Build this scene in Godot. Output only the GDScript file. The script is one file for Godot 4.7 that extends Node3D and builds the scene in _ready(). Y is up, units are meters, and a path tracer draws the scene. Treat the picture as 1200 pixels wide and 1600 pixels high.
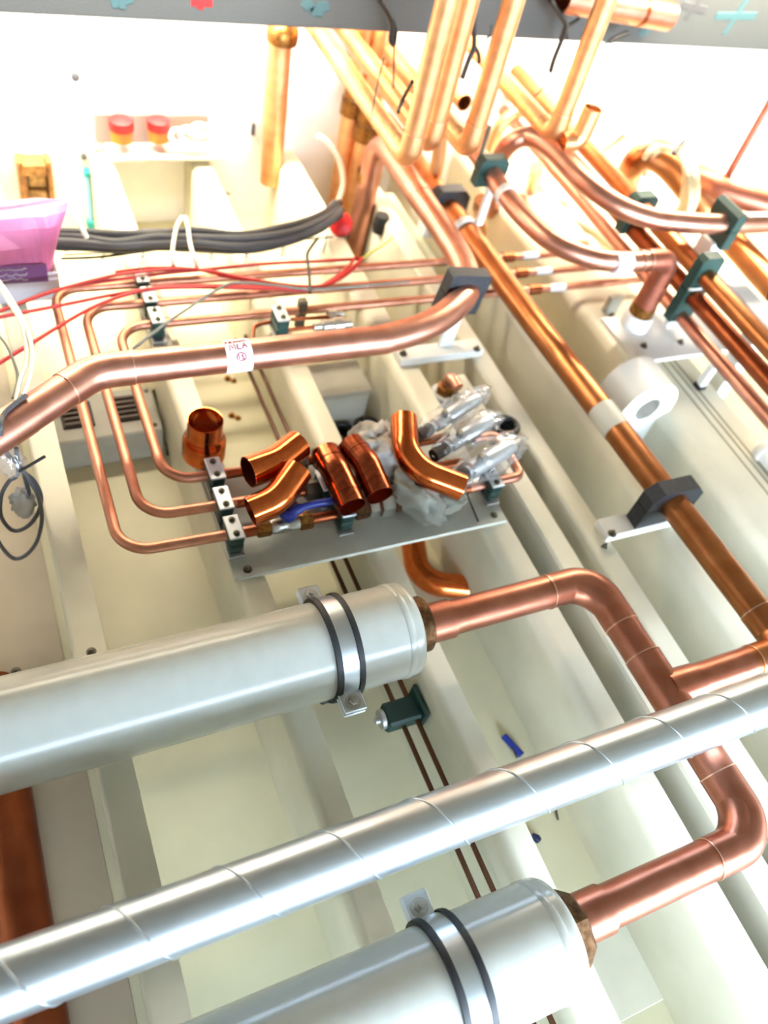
extends Node3D
# A ship's bilge during outfitting: white floor beams, copper piping, two white pressure tanks and a spiral duct.
# x runs along the tanks and the duct, -z runs along the floor beams towards the far bulkhead, y is up, the hull plating is y = 0.

var rng := RandomNumberGenerator.new()
var taken := {}
var M := {}


class MB:
	var v := PackedVector3Array()
	var n := PackedVector3Array()
	var u := PackedVector2Array()

	func tri(a: Vector3, b: Vector3, c: Vector3, na: Vector3, nb: Vector3, nc: Vector3, ua := Vector2.ZERO, ub := Vector2.ZERO, uc := Vector2.ZERO) -> void:
		var g := (b - a).cross(c - a)
		if g.length_squared() < 1e-18:
			return
		if g.dot(na + nb + nc) > 0.0:
			v.append_array([a, c, b]); n.append_array([na, nc, nb]); u.append_array([ua, uc, ub])
		else:
			v.append_array([a, b, c]); n.append_array([na, nb, nc]); u.append_array([ua, ub, uc])

	func quad(a: Vector3, b: Vector3, c: Vector3, d: Vector3, na: Vector3, nb: Vector3, nc: Vector3, nd: Vector3, ua := Vector2.ZERO, ub := Vector2.ZERO, uc := Vector2.ZERO, ud := Vector2.ZERO) -> void:
		tri(a, b, c, na, nb, nc, ua, ub, uc)
		tri(a, c, d, na, nc, nd, ua, uc, ud)

	func flat(pts: Array, out: Vector3) -> void:   # a convex flat face that looks towards out
		var no: Vector3 = (pts[1] - pts[0]).cross(pts[2] - pts[0]).normalized()
		if no.dot(out) < 0.0:
			no = -no
		for i in range(1, pts.size() - 1):
			tri(pts[0], pts[i], pts[i + 1], no, no, no, Vector2(pts[0].x, pts[0].z), Vector2(pts[i].x, pts[i].z), Vector2(pts[i + 1].x, pts[i + 1].z))

	func tube(path: Array, r, sides := 20, inner := 0.0) -> void:   # r: a number or one radius per point; inner > 0 leaves the ends open with a wall
		var k := path.size()
		var fr: Array = []
		var t0: Vector3 = (path[1] - path[0]).normalized()
		var s := t0.cross(Vector3.UP)
		if s.length() < 0.1:
			s = t0.cross(Vector3.RIGHT)
		s = s.normalized()
		var len := 0.0
		var lens := []
		for i in k:
			var t: Vector3
			if i == 0:
				t = t0
			elif i == k - 1:
				t = (path[k - 1] - path[k - 2]).normalized()
			else:
				t = ((path[i] - path[i - 1]).normalized() + (path[i + 1] - path[i]).normalized()).normalized()
			s = (s - t * s.dot(t)).normalized()
			fr.append([s, t.cross(s), t])
			if i > 0:
				len += path[i].distance_to(path[i - 1])
			lens.append(len)
		for pass_in in (2 if inner > 0.0 else 1):
			for i in k - 1:
				for j in sides:
					var q: Array = []
					for c in [[i, j], [i, j + 1], [i + 1, j + 1], [i + 1, j]]:
						var a: float = TAU * c[1] / sides
						var d: Vector3 = fr[c[0]][0] * cos(a) + fr[c[0]][1] * sin(a)
						var rr: float = (r if not (r is Array) else r[c[0]])
						if pass_in == 1:
							rr -= inner
						q.append([path[c[0]] + d * rr, -d if pass_in == 1 else d, Vector2(float(c[1]) / sides, lens[c[0]])])
					quad(q[0][0], q[1][0], q[2][0], q[3][0], q[0][1], q[1][1], q[2][1], q[3][1], q[0][2], q[1][2], q[2][2], q[3][2])
		for e in [0, k - 1]:
			var no: Vector3 = -fr[e][2] if e == 0 else fr[e][2]
			var rr: float = (r if not (r is Array) else r[e])
			for j in sides:
				var a0 := TAU * j / sides
				var a1 := TAU * (j + 1) / sides
				var d0: Vector3 = fr[e][0] * cos(a0) + fr[e][1] * sin(a0)
				var d1: Vector3 = fr[e][0] * cos(a1) + fr[e][1] * sin(a1)
				if inner > 0.0:
					quad(path[e] + d0 * rr, path[e] + d1 * rr, path[e] + d1 * (rr - inner), path[e] + d0 * (rr - inner), no, no, no, no)
				else:
					tri(path[e], path[e] + d0 * rr, path[e] + d1 * rr, no, no, no)

	func lathe(prof: Array, xf: Transform3D, sides := 28, hex := false) -> void:   # profile of Vector2(radius, height) along the transform's y
		for i in prof.size() - 1:
			var p: Vector2 = prof[i]
			var q: Vector2 = prof[i + 1]
			if p.distance_to(q) < 1e-6:
				continue
			var d := (q - p).normalized()
			var fn := Vector2(d.y, -d.x)
			var n0 := fn
			var n1 := fn
			if i > 0:
				var e: Vector2 = (p - prof[i - 1]).normalized()
				var g := Vector2(e.y, -e.x)
				if g.dot(fn) > 0.75:
					n0 = (fn + g).normalized()
			if i < prof.size() - 2:
				var e2: Vector2 = (prof[i + 2] - q).normalized()
				var g2 := Vector2(e2.y, -e2.x)
				if g2.dot(fn) > 0.75:
					n1 = (fn + g2).normalized()
			for j in sides:
				var a0 := TAU * j / sides
				var a1 := TAU * (j + 1) / sides
				var am := (a0 + a1) * 0.5
				var c0 := Vector3(cos(am if hex else a0), 0, sin(am if hex else a0))
				var c1 := Vector3(cos(am if hex else a1), 0, sin(am if hex else a1))
				var e0 := Vector3(cos(a0), 0, sin(a0))
				var e1 := Vector3(cos(a1), 0, sin(a1))
				var b := xf.basis
				quad(xf * (e0 * p.x + Vector3.UP * p.y), xf * (e1 * p.x + Vector3.UP * p.y), xf * (e1 * q.x + Vector3.UP * q.y), xf * (e0 * q.x + Vector3.UP * q.y),
					(b * (c0 * n0.x + Vector3.UP * n0.y)).normalized(), (b * (c1 * n0.x + Vector3.UP * n0.y)).normalized(), (b * (c1 * n1.x + Vector3.UP * n1.y)).normalized(), (b * (c0 * n1.x + Vector3.UP * n1.y)).normalized(),
					Vector2(float(j) / sides, p.y), Vector2(float(j + 1) / sides, p.y), Vector2(float(j + 1) / sides, q.y), Vector2(float(j) / sides, q.y))

	func box(xf: Transform3D, size: Vector3, bev := 0.002) -> void:   # a box with chamfered edges
		var h := size * 0.5
		var bv := minf(bev, minf(h.x, minf(h.y, h.z)) * 0.9)
		var P := func(s: Vector3, ax: int) -> Vector3:
			var p := Vector3(s.x * (h.x - bv), s.y * (h.y - bv), s.z * (h.z - bv))
			p[ax] = s[ax] * h[ax]
			return xf * p
		for ax in 3:
			var b := (ax + 1) % 3
			var c := (ax + 2) % 3
			for sg in [-1.0, 1.0]:
				var pts := []
				for k in [[-1, -1], [1, -1], [1, 1], [-1, 1]]:
					var s := Vector3.ZERO
					s[ax] = sg; s[b] = k[0]; s[c] = k[1]
					pts.append(P.call(s, ax))
				var o := Vector3.ZERO
				o[ax] = sg
				flat(pts, xf.basis * o)
			for k in [[-1, -1], [1, -1], [1, 1], [-1, 1]]:   # the four edges along ax
				var s0 := Vector3.ZERO
				s0[ax] = -1; s0[b] = k[0]; s0[c] = k[1]
				var s1 := s0
				s1[ax] = 1
				var o2 := s0
				o2[ax] = 0
				flat([P.call(s0, b), P.call(s1, b), P.call(s1, c), P.call(s0, c)], xf.basis * o2)
		for x in [-1, 1]:
			for y in [-1, 1]:
				for z in [-1, 1]:
					var s := Vector3(x, y, z)
					flat([P.call(s, 0), P.call(s, 1), P.call(s, 2)], xf.basis * s)

	func prism(poly: PackedVector2Array, xf: Transform3D, depth: float, smooth := false) -> void:   # poly in the transform's xy, extruded along +z
		var idx := Geometry2D.triangulate_polygon(poly)
		for e in [0.0, depth]:
			var no: Vector3 = xf.basis.z.normalized() * (1.0 if e > 0.0 else -1.0)
			for i in range(0, idx.size(), 3):
				tri(xf * Vector3(poly[idx[i]].x, poly[idx[i]].y, e), xf * Vector3(poly[idx[i + 1]].x, poly[idx[i + 1]].y, e), xf * Vector3(poly[idx[i + 2]].x, poly[idx[i + 2]].y, e), no, no, no)
		var sg := -1.0 if Geometry2D.is_polygon_clockwise(poly) else 1.0
		var k := poly.size()
		for i in k:
			var p := poly[i]
			var q := poly[(i + 1) % k]
			var d := (q - p).normalized()
			var m := Vector2(d.y, -d.x) * sg
			var m0 := m
			var m1 := m
			if smooth:
				var dp := (p - poly[(i + k - 1) % k]).normalized()
				var dn := (poly[(i + 2) % k] - q).normalized()
				if dp.dot(d) > 0.7:
					m0 = (m + Vector2(dp.y, -dp.x) * sg).normalized()
				if dn.dot(d) > 0.7:
					m1 = (m + Vector2(dn.y, -dn.x) * sg).normalized()
			var b := xf.basis
			var w0 := (b * Vector3(m0.x, m0.y, 0)).normalized()
			var w1 := (b * Vector3(m1.x, m1.y, 0)).normalized()
			quad(xf * Vector3(p.x, p.y, 0), xf * Vector3(q.x, q.y, 0), xf * Vector3(q.x, q.y, depth), xf * Vector3(p.x, p.y, depth), w0, w1, w1, w0)

	func lump(at: Vector3, size: Vector3, wob: float, sd: int, turn := Basis()) -> void:   # a crumpled soft lump
		var no := FastNoiseLite.new()
		no.seed = sd
		no.frequency = 0.8
		no.fractal_octaves = 3
		no.noise_type = FastNoiseLite.TYPE_SIMPLEX
		no.fractal_type = FastNoiseLite.FRACTAL_RIDGED
		var nu := 32
		var nv := 18
		var f := func(i: int, j: int) -> Vector3:
			var a := TAU * i / nu
			var b := PI * j / nv
			var d := Vector3(sin(b) * cos(a), cos(b), sin(b) * sin(a))
			return at + turn * (d * size * (1.0 + wob * no.get_noise_3d(d.x, d.y, d.z)))
		for i in nu:
			for j in nv:
				var q := [f.call(i, j), f.call((i + 1) % nu, j), f.call((i + 1) % nu, j + 1), f.call(i, j + 1)]
				var nn := []
				for c in [[i, j], [i + 1, j], [i + 1, j + 1], [i, j + 1]]:
					var t1: Vector3 = f.call((c[0] + 1) % nu, clampi(c[1], 1, nv - 1)) - f.call((c[0] + nu - 1) % nu, clampi(c[1], 1, nv - 1))
					var t2: Vector3 = f.call(c[0] % nu, mini(c[1] + 1, nv)) - f.call(c[0] % nu, maxi(c[1] - 1, 0))
					var w := t1.cross(t2).normalized()
					var out: Vector3 = f.call(c[0] % nu, c[1]) - at
					nn.append(w if w.dot(out) > 0.0 else -w)
				quad(q[0], q[1], q[2], q[3], nn[0], nn[1], nn[2], nn[3])

	func mesh(shift: Vector3) -> ArrayMesh:
		var a := []
		a.resize(Mesh.ARRAY_MAX)
		var w := v
		if shift != Vector3.ZERO:
			w = PackedVector3Array()
			w.resize(v.size())
			for i in v.size():
				w[i] = v[i] - shift
		a[Mesh.ARRAY_VERTEX] = w
		a[Mesh.ARRAY_NORMAL] = n
		a[Mesh.ARRAY_TEX_UV] = u
		var m := ArrayMesh.new()
		m.add_surface_from_arrays(Mesh.PRIMITIVE_TRIANGLES, a)
		return m

	func base() -> Vector3:
		var b := AABB(v[0], Vector3.ZERO)
		for p in v:
			b = b.expand(p)
		return Vector3(b.get_center().x, b.position.y, b.get_center().z)


# ---------------------------------------------------------------- naming and placing

func numbered(called: String) -> String:
	taken[called] = taken.get(called, -1) + 1
	return called if taken[called] == 0 else "%s_%03d" % [called, taken[called]]


func tag(o: Node3D, label: String, category: String, group := "") -> Node3D:
	o.set_meta("label", label)
	o.set_meta("category", category)
	if group:
		o.set_meta("group", group)
	return o


func thing(called: String, label: String, category: String, at: Vector3, group := "") -> Node3D:
	var o := Node3D.new()
	o.name = numbered(called)
	o.position = at
	add_child(o)
	tag(o, label, category, group)
	return o


func origin_of(p: Node) -> Vector3:
	return Vector3.ZERO if p == self else (p as Node3D).position + origin_of(p.get_parent())


func obj(called: String, b: MB, m: Material, parent: Node = self) -> MeshInstance3D:   # commits one mesh, given in the scene's own coordinates
	var o := MeshInstance3D.new()
	o.name = numbered(called) if parent == self else called
	var at := b.base() if parent == self else Vector3.ZERO
	o.position = at
	o.mesh = b.mesh(at if parent == self else origin_of(parent))
	o.material_override = m
	parent.add_child(o, true)
	return o


func struct(called: String, b: MB, m: Material, parent: Node = self) -> MeshInstance3D:
	var o := obj(called, b, m, parent)
	if parent == self:
		o.set_meta("kind", "structure")
	return o


func xf(at: Vector3, y := Vector3.UP, side := Vector3.RIGHT) -> Transform3D:   # a frame whose y axis is y
	y = y.normalized()
	var x := side - y * side.dot(y)
	if x.length() < 0.05:
		x = Vector3.FORWARD - y * Vector3.FORWARD.dot(y)
	x = x.normalized()
	return Transform3D(Basis(x, y, x.cross(y)), at)


func bx(at: Vector3, size: Vector3, bev := 0.002, turn := 0.0) -> MB:
	var b := MB.new()
	b.box(Transform3D(Basis(Vector3.UP, turn), at), size, bev)
	return b


func tb(path: Array, r, sides := 20, inner := 0.0) -> MB:
	var b := MB.new()
	b.tube(path, r, sides, inner)
	return b


func fillet(pts: Array, R: float, seg := 8) -> Array:   # rounds the corners of a polyline
	var o := [pts[0]]
	for i in range(1, pts.size() - 1):
		var a: Vector3 = (pts[i - 1] - pts[i])
		var c: Vector3 = (pts[i + 1] - pts[i])
		var half := a.angle_to(c) * 0.5
		var cut := minf(R / tan(half), minf(a.length(), c.length()) * 0.499)
		var rr := cut * tan(half)
		a = a.normalized()
		c = c.normalized()
		var mid: Vector3 = pts[i] + (a + c).normalized() * (rr / sin(half))
		var p0: Vector3 = pts[i] + a * cut - mid
		var p1: Vector3 = pts[i] + c * cut - mid
		for k in seg + 1:
			o.append(mid + p0.slerp(p1, float(k) / seg))
	o.append(pts[-1])
	return o


func soft(pts: Array, seg := 8) -> Array:   # a smooth curve through the points
	var o := []
	for i in pts.size() - 1:
		var p0: Vector3 = pts[maxi(i - 1, 0)]
		var p3: Vector3 = pts[mini(i + 2, pts.size() - 1)]
		for k in seg:
			o.append((pts[i] as Vector3).cubic_interpolate(pts[i + 1], p0, p3, float(k) / seg))
	o.append(pts[-1])
	return o


func elbow_path(p0: Vector3, p1: Vector3, p2: Vector3, R: float, extra: float, seg := 10) -> Array:
	var a := (p0 - p1).normalized()
	var c := (p2 - p1).normalized()
	var cut := R / tan(a.angle_to(c) * 0.5)
	return fillet([p1 + a * (cut + extra), p1, p1 + c * (cut + extra)], R, seg)


# a run of pipe through corner points; each corner is a soldered elbow fitting or a bend in the pipe itself
func pipe_run(t: Node3D, pts: Array, r: float, R: float, m: Material, fitted: Array = [], sides := 24) -> void:
	obj("pipe", tb(fillet(pts, R, 10), r, sides, r * 0.08), m, t)
	for i in fitted:
		var e := elbow_path(pts[i - 1], pts[i], pts[i + 1], R, r * 0.9)
		obj("elbow", tb(e, r + 0.0016, sides), m, t)
		for k in [0, -1]:
			var d: Vector3 = (e[1] - e[0]).normalized() if k == 0 else (e[-1] - e[-2]).normalized()
			obj("solder_ring", tb([e[k] - d * 0.0012, e[k] + d * 0.0012], r + 0.0024, sides), M.solder, t)


func sleeve(t: Node, called: String, at: Vector3, dir: Vector3, len: float, r: float, m: Material, sides := 24, thick := 0.002) -> void:
	var d := dir.normalized() * len * 0.5
	obj(called, tb([at - d, at + d], r, sides, thick), m, t)


func bolt(t: Node, at: Vector3, up := Vector3.UP, r := 0.008, m: Material = null, called := "bolt") -> MeshInstance3D:
	var b := MB.new()
	b.lathe([Vector2(0, 0), Vector2(r * 1.5, 0), Vector2(r * 1.5, r * 0.25), Vector2(0, r * 0.25)], xf(at, up), 16)
	b.lathe([Vector2(r, r * 0.25), Vector2(r, r * 0.95), Vector2(r * 0.85, r * 1.1), Vector2(0, r * 1.1)], xf(at, up), 6, true)
	b.lathe([Vector2(r * 0.5, r * 1.1), Vector2(r * 0.5, r * 1.7), Vector2(0, r * 1.75)], xf(at, up), 10)
	return obj(called, b, m if m else M.bolt, t)


# ---------------------------------------------------------------- materials

func noise_tex(freq: float, lo: Color, hi: Color, sd: int, type := FastNoiseLite.TYPE_SIMPLEX_SMOOTH, oct := 4, size := 512) -> NoiseTexture2D:
	var f := FastNoiseLite.new()
	f.seed = sd
	f.noise_type = type
	f.frequency = freq
	f.fractal_octaves = oct
	var t := NoiseTexture2D.new()
	t.width = size
	t.height = size
	t.seamless = true
	t.noise = f
	var g := Gradient.new()
	g.set_color(0, lo)
	g.set_color(1, hi)
	t.color_ramp = g
	return t


func mat(c: Color, rough: float, metal := 0.0, tex: Texture2D = null, scale := 3.0, rtex: Texture2D = null) -> StandardMaterial3D:
	var m := StandardMaterial3D.new()
	m.albedo_color = c
	m.roughness = rough
	m.metallic = metal
	if tex or rtex:
		m.uv1_triplanar = true
		m.uv1_scale = Vector3.ONE * scale
	if tex:
		m.albedo_texture = tex
	if rtex:
		m.roughness_texture = rtex
	return m


func materials() -> void:
	var w := Color.WHITE
	var blotch := noise_tex(0.012, Color(0.93, 0.93, 0.93), w, 1)
	var warm_blotch := noise_tex(0.012, Color(0.86, 0.79, 0.74), w, 2)
	var stain := noise_tex(0.02, Color(0.55, 0.50, 0.48), w, 3, FastNoiseLite.TYPE_SIMPLEX_SMOOTH, 5)
	var spangle := noise_tex(0.05, Color(0.88, 0.90, 0.92), w, 4, FastNoiseLite.TYPE_SIMPLEX_SMOOTH, 3)
	var rough_var := noise_tex(0.03, Color(0.7, 0.7, 0.7), w, 5)
	M.paint = mat(Color(0.84, 0.82, 0.735), 0.42, 0.0, blotch, 0.9)
	M.floor = mat(Color(0.80, 0.77, 0.64), 0.45, 0.0, blotch, 0.7)
	M.floor_brown = mat(Color(0.66, 0.60, 0.51), 0.5, 0.0, blotch, 0.7)
	M.wall = mat(Color(0.95, 0.94, 0.92), 0.6, 0.0, blotch, 0.5)
	M.white = mat(Color(0.82, 0.82, 0.80), 0.4)
	M.tank = mat(Color(0.68, 0.68, 0.64), 0.24, 0.0, noise_tex(0.02, Color(0.96, 0.96, 0.96), w, 11), 2.0)
	M.copper = mat(Color(0.82, 0.61, 0.54), 0.43, 1.0, warm_blotch, 2.0, rough_var)
	M.copper_brown = mat(Color(0.74, 0.50, 0.42), 0.42, 1.0, warm_blotch, 2.0, rough_var)
	M.copper_aged = mat(Color(0.72, 0.48, 0.31), 0.34, 1.0, warm_blotch, 2.0)
	M.copper_dark = mat(Color(0.60, 0.34, 0.22), 0.42, 1.0, warm_blotch, 2.0, rough_var)
	M.copper_small = mat(Color(0.78, 0.57, 0.48), 0.45, 1.0, warm_blotch, 3.0)
	M.copper_lamplit = mat(Color(0.96, 0.76, 0.56), 0.44, 1.0, warm_blotch, 2.0)  # the golden tint of warm lamplight is put into this copper colour
	M.copper_shiny = mat(Color(0.92, 0.50, 0.27), 0.16, 1.0, warm_blotch, 6.0)
	M.copper_inside = mat(Color(0.55, 0.22, 0.13), 0.35, 1.0)
	M.solder = mat(Color(0.95, 0.78, 0.68), 0.3, 1.0)
	M.bronze = mat(Color(0.50, 0.38, 0.27), 0.5, 1.0, stain, 8.0)
	M.brass = mat(Color(0.72, 0.52, 0.28), 0.4, 1.0, stain, 8.0)
	M.zinc = mat(Color(0.80, 0.83, 0.85), 0.33, 1.0)
	M.steel = mat(Color(0.72, 0.72, 0.70), 0.35, 1.0)
	M.bolt = mat(Color(0.42, 0.40, 0.36), 0.45, 1.0)
	M.alu = mat(Color(0.74, 0.75, 0.76), 0.38, 0.85)
	M.rubber = mat(Color(0.07, 0.075, 0.085), 0.6)
	M.clamp = mat(Color(0.15, 0.17, 0.20), 0.55, 0.0, stain, 8.0)
	M.green = mat(Color(0.07, 0.22, 0.20), 0.5, 0.0, blotch, 8.0)
	M.grey_box = mat(Color(0.66, 0.65, 0.60), 0.5, 0.0, blotch, 2.0)
	M.dark = mat(Color(0.16, 0.12, 0.10), 0.6)
	M.black = mat(Color(0.035, 0.035, 0.04), 0.5)
	M.beam_grey = mat(Color(0.29, 0.30, 0.30), 0.55, 0.0, noise_tex(0.15, Color(0.8, 0.8, 0.8), w, 12), 3.0)
	M.teal = mat(Color(0.20, 0.32, 0.34), 0.5)
	M.red = mat(Color(0.62, 0.07, 0.06), 0.45)
	M.red_paint = mat(Color(0.75, 0.05, 0.06), 0.5)
	M.white_cable = mat(Color(0.90, 0.88, 0.80), 0.5)
	M.grey_cable = mat(Color(0.40, 0.40, 0.37), 0.5)
	M.blue = mat(Color(0.05, 0.15, 0.52), 0.4)
	M.tape = mat(Color(0.80, 0.81, 0.84), 0.6)
	M.tape_pale = mat(Color(0.70, 0.68, 0.62), 0.4)
	M.ink = mat(Color(0.55, 0.06, 0.12), 0.6)
	M.pink = mat(Color(0.80, 0.44, 0.60), 0.35, 0.0, blotch, 5.0)
	M.purple = mat(Color(0.40, 0.22, 0.40), 0.5)
	M.wood = mat(Color(0.78, 0.56, 0.30), 0.6, 0.0, stain, 3.0)
	M.orange = mat(Color(0.86, 0.42, 0.12), 0.5)
	M.cyan = mat(Color(0.55, 0.83, 0.90), 0.4)
	M.cyan_dark = mat(Color(0.10, 0.60, 0.62), 0.4)
	M.rag = mat(Color(0.52, 0.52, 0.48), 0.8)
	M.grey_plate = mat(Color(0.72, 0.73, 0.69), 0.45, 0.0, blotch, 2.0)
	M.brown = mat(Color(0.30, 0.24, 0.20), 0.5)
	M.brown_tube = mat(Color(0.34, 0.20, 0.12), 0.4, 0.4)
	M.blue_dark = mat(Color(0.06, 0.09, 0.25), 0.4)
	M.copper_red = mat(Color(0.80, 0.42, 0.27), 0.22, 1.0, stain, 5.0)
	M.copper_dull = mat(Color(0.72, 0.47, 0.40), 0.45, 1.0, warm_blotch, 2.0)
	M.rag_light = mat(Color(0.66, 0.64, 0.60), 0.6)
	M.grey_dark = mat(Color(0.24, 0.24, 0.25), 0.5)
	M.cable_black = mat(Color(0.12, 0.12, 0.13), 0.5)
	M.shelf_grey = mat(Color(0.55, 0.48, 0.44), 0.6)
	M.wood_pale = mat(Color(0.90, 0.74, 0.48), 0.6, 0.0, stain, 3.0)
	M.orange_wood = mat(Color(0.85, 0.55, 0.22), 0.6, 0.0, stain, 3.0)
	M.tray = mat(Color(0.70, 0.72, 0.62), 0.5)
	M.tray_wire = mat(Color(0.66, 0.68, 0.30), 0.5)
	M.cream_cable = mat(Color(0.88, 0.83, 0.68), 0.5)
	M.cream_hose = mat(Color(0.90, 0.80, 0.55), 0.5)
	M.deck = mat(Color(0.50, 0.49, 0.47), 0.7, 0.0, blotch, 0.5)
	M.seam = mat(Color(0.45, 0.44, 0.38), 0.7)
	M.film = mat(Color(0.92, 0.95, 0.98, 0.06), 0.15)
	M.film.transparency = BaseMaterial3D.TRANSPARENCY_ALPHA
	M.tubplastic = mat(Color(0.90, 0.89, 0.93, 0.72), 0.3)
	M.tubplastic.transparency = BaseMaterial3D.TRANSPARENCY_ALPHA
	M.lamp = mat(Color(1, 0.93, 0.82), 0.4)
	M.lamp.emission_enabled = true
	M.lamp.emission = Color(1.0, 0.90, 0.74)
	M.lamp.emission_energy_multiplier = 2.0


# ---------------------------------------------------------------- setting

func add_camera_and_light() -> void:
	var cam := Camera3D.new()
	cam.name = "camera"
	var right := Vector3(0.904715, 0.205041, 0.373428)
	var down := Vector3(-0.180943, -0.608620, 0.772555)
	var fwd := Vector3(0.385682, -0.766512, -0.513527)
	cam.transform = Transform3D(Basis(right, -down, -fwd), Vector3(0, 1.65, 0))
	cam.fov = 64.055
	cam.near = 0.05
	cam.far = 50.0
	var lens := CameraAttributesPhysical.new()
	lens.frustum_focal_length = 19.18
	lens.frustum_focus_distance = 1.35
	lens.exposure_aperture = 1.4
	lens.frustum_near = 0.05
	lens.frustum_far = 50.0
	cam.attributes = lens
	add_child(cam)
	cam.fov = 64.055
	var we := WorldEnvironment.new()
	we.name = "world_environment"
	var e := Environment.new()
	e.background_mode = Environment.BG_SKY
	e.sky = Sky.new()
	var s := ProceduralSkyMaterial.new()
	s.sky_top_color = Color(0.72, 0.82, 0.92)
	s.sky_horizon_color = Color(0.90, 0.95, 1.0)
	s.ground_bottom_color = Color(0.55, 0.57, 0.58)
	s.ground_horizon_color = Color(0.75, 0.78, 0.80)
	s.sky_energy_multiplier = 5.4
	s.ground_energy_multiplier = 3.2
	e.sky.sky_material = s
	e.tonemap_mode = Environment.TONE_MAPPER_LINEAR
	e.tonemap_exposure = 1.13
	e.sdfgi_enabled = true
	e.ssao_enabled = true
	e.ssil_enabled = true
	we.environment = e
	add_child(we)
	# two warm batten lamps that hang from the deck above near the far bulkhead
	hanging_lamp(Vector3(0.3, 1.15, -1.9), 1.0, 1.8, Color(1.0, 0.95, 0.85), "over the left part of the bay before the cross beam")
	hanging_lamp(Vector3(2.15, 1.2, -1.87), 1.0, 3.6, Color(1.0, 0.95, 0.85), "over the right part of the bay before the cross beam")
	hanging_lamp(Vector3(0.1, 1.05, -2.27), 1.6, 7.0, Color(1.0, 0.95, 0.85), "behind the left half of the cross beam, added for brightness")  # added lamp, hidden by the beam, to brighten the bulkhead
	hanging_lamp(Vector3(2.1, 1.05, -2.27), 1.6, 7.0, Color(1.0, 0.95, 0.85), "behind the right half of the cross beam, added for brightness")  # its added twin, unseen too, for the right side of the bulkhead


func hanging_lamp(at: Vector3, len: float, energy: float, color: Color, where: String) -> void:
	var t := thing("hanging_lamp", "warm batten lamp hanging " + where, "lamp", at)
	obj("housing", bx(at + Vector3(0, 0.05, 0), Vector3(len, 0.06, 0.16), 0.004), M.white, t)
	obj("tube", tb([at + Vector3(-len * 0.48, 0, 0), at + Vector3(len * 0.48, 0, 0)], 0.018, 14), M.lamp, t)
	for s in [-0.4, 0.4]:
		obj("rod", tb([at + Vector3(s * len, 0.07, 0), Vector3(at.x + s * len, 2.06, at.z)], 0.006, 8), M.steel, t)
	var l := AreaLight3D.new()
	l.name = "lamp_light"
	l.area_size = Vector2(len, 0.12)
	l.light_color = color
	l.light_energy = energy
	l.area_range = 12.0
	l.shadow_enabled = true
	t.add_child(l)
	l.position = Vector3(0, -0.03, 0)
	l.rotation = Vector3(-PI / 2, 0, 0)


func beam_profile(left: float, wide: float, r := 0.03, top := 0.25) -> PackedVector2Array:   # x, y: a web with a rounded top edge and a flange to its right
	var p := PackedVector2Array()
	p.append(Vector2(left, 0.0))
	for k in 9:
		var a := PI - PI / 2 * k / 8
		p.append(Vector2(left + r + r * cos(a), top - r + r * sin(a)))
	p.append(Vector2(left + wide, top))
	p.append(Vector2(left + wide, top - 0.008))
	p.append(Vector2(left + r, top - 0.008))
	p.append(Vector2(left + 0.009, top - r))
	p.append(Vector2(left + 0.009, 0.0))
	return p


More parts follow.
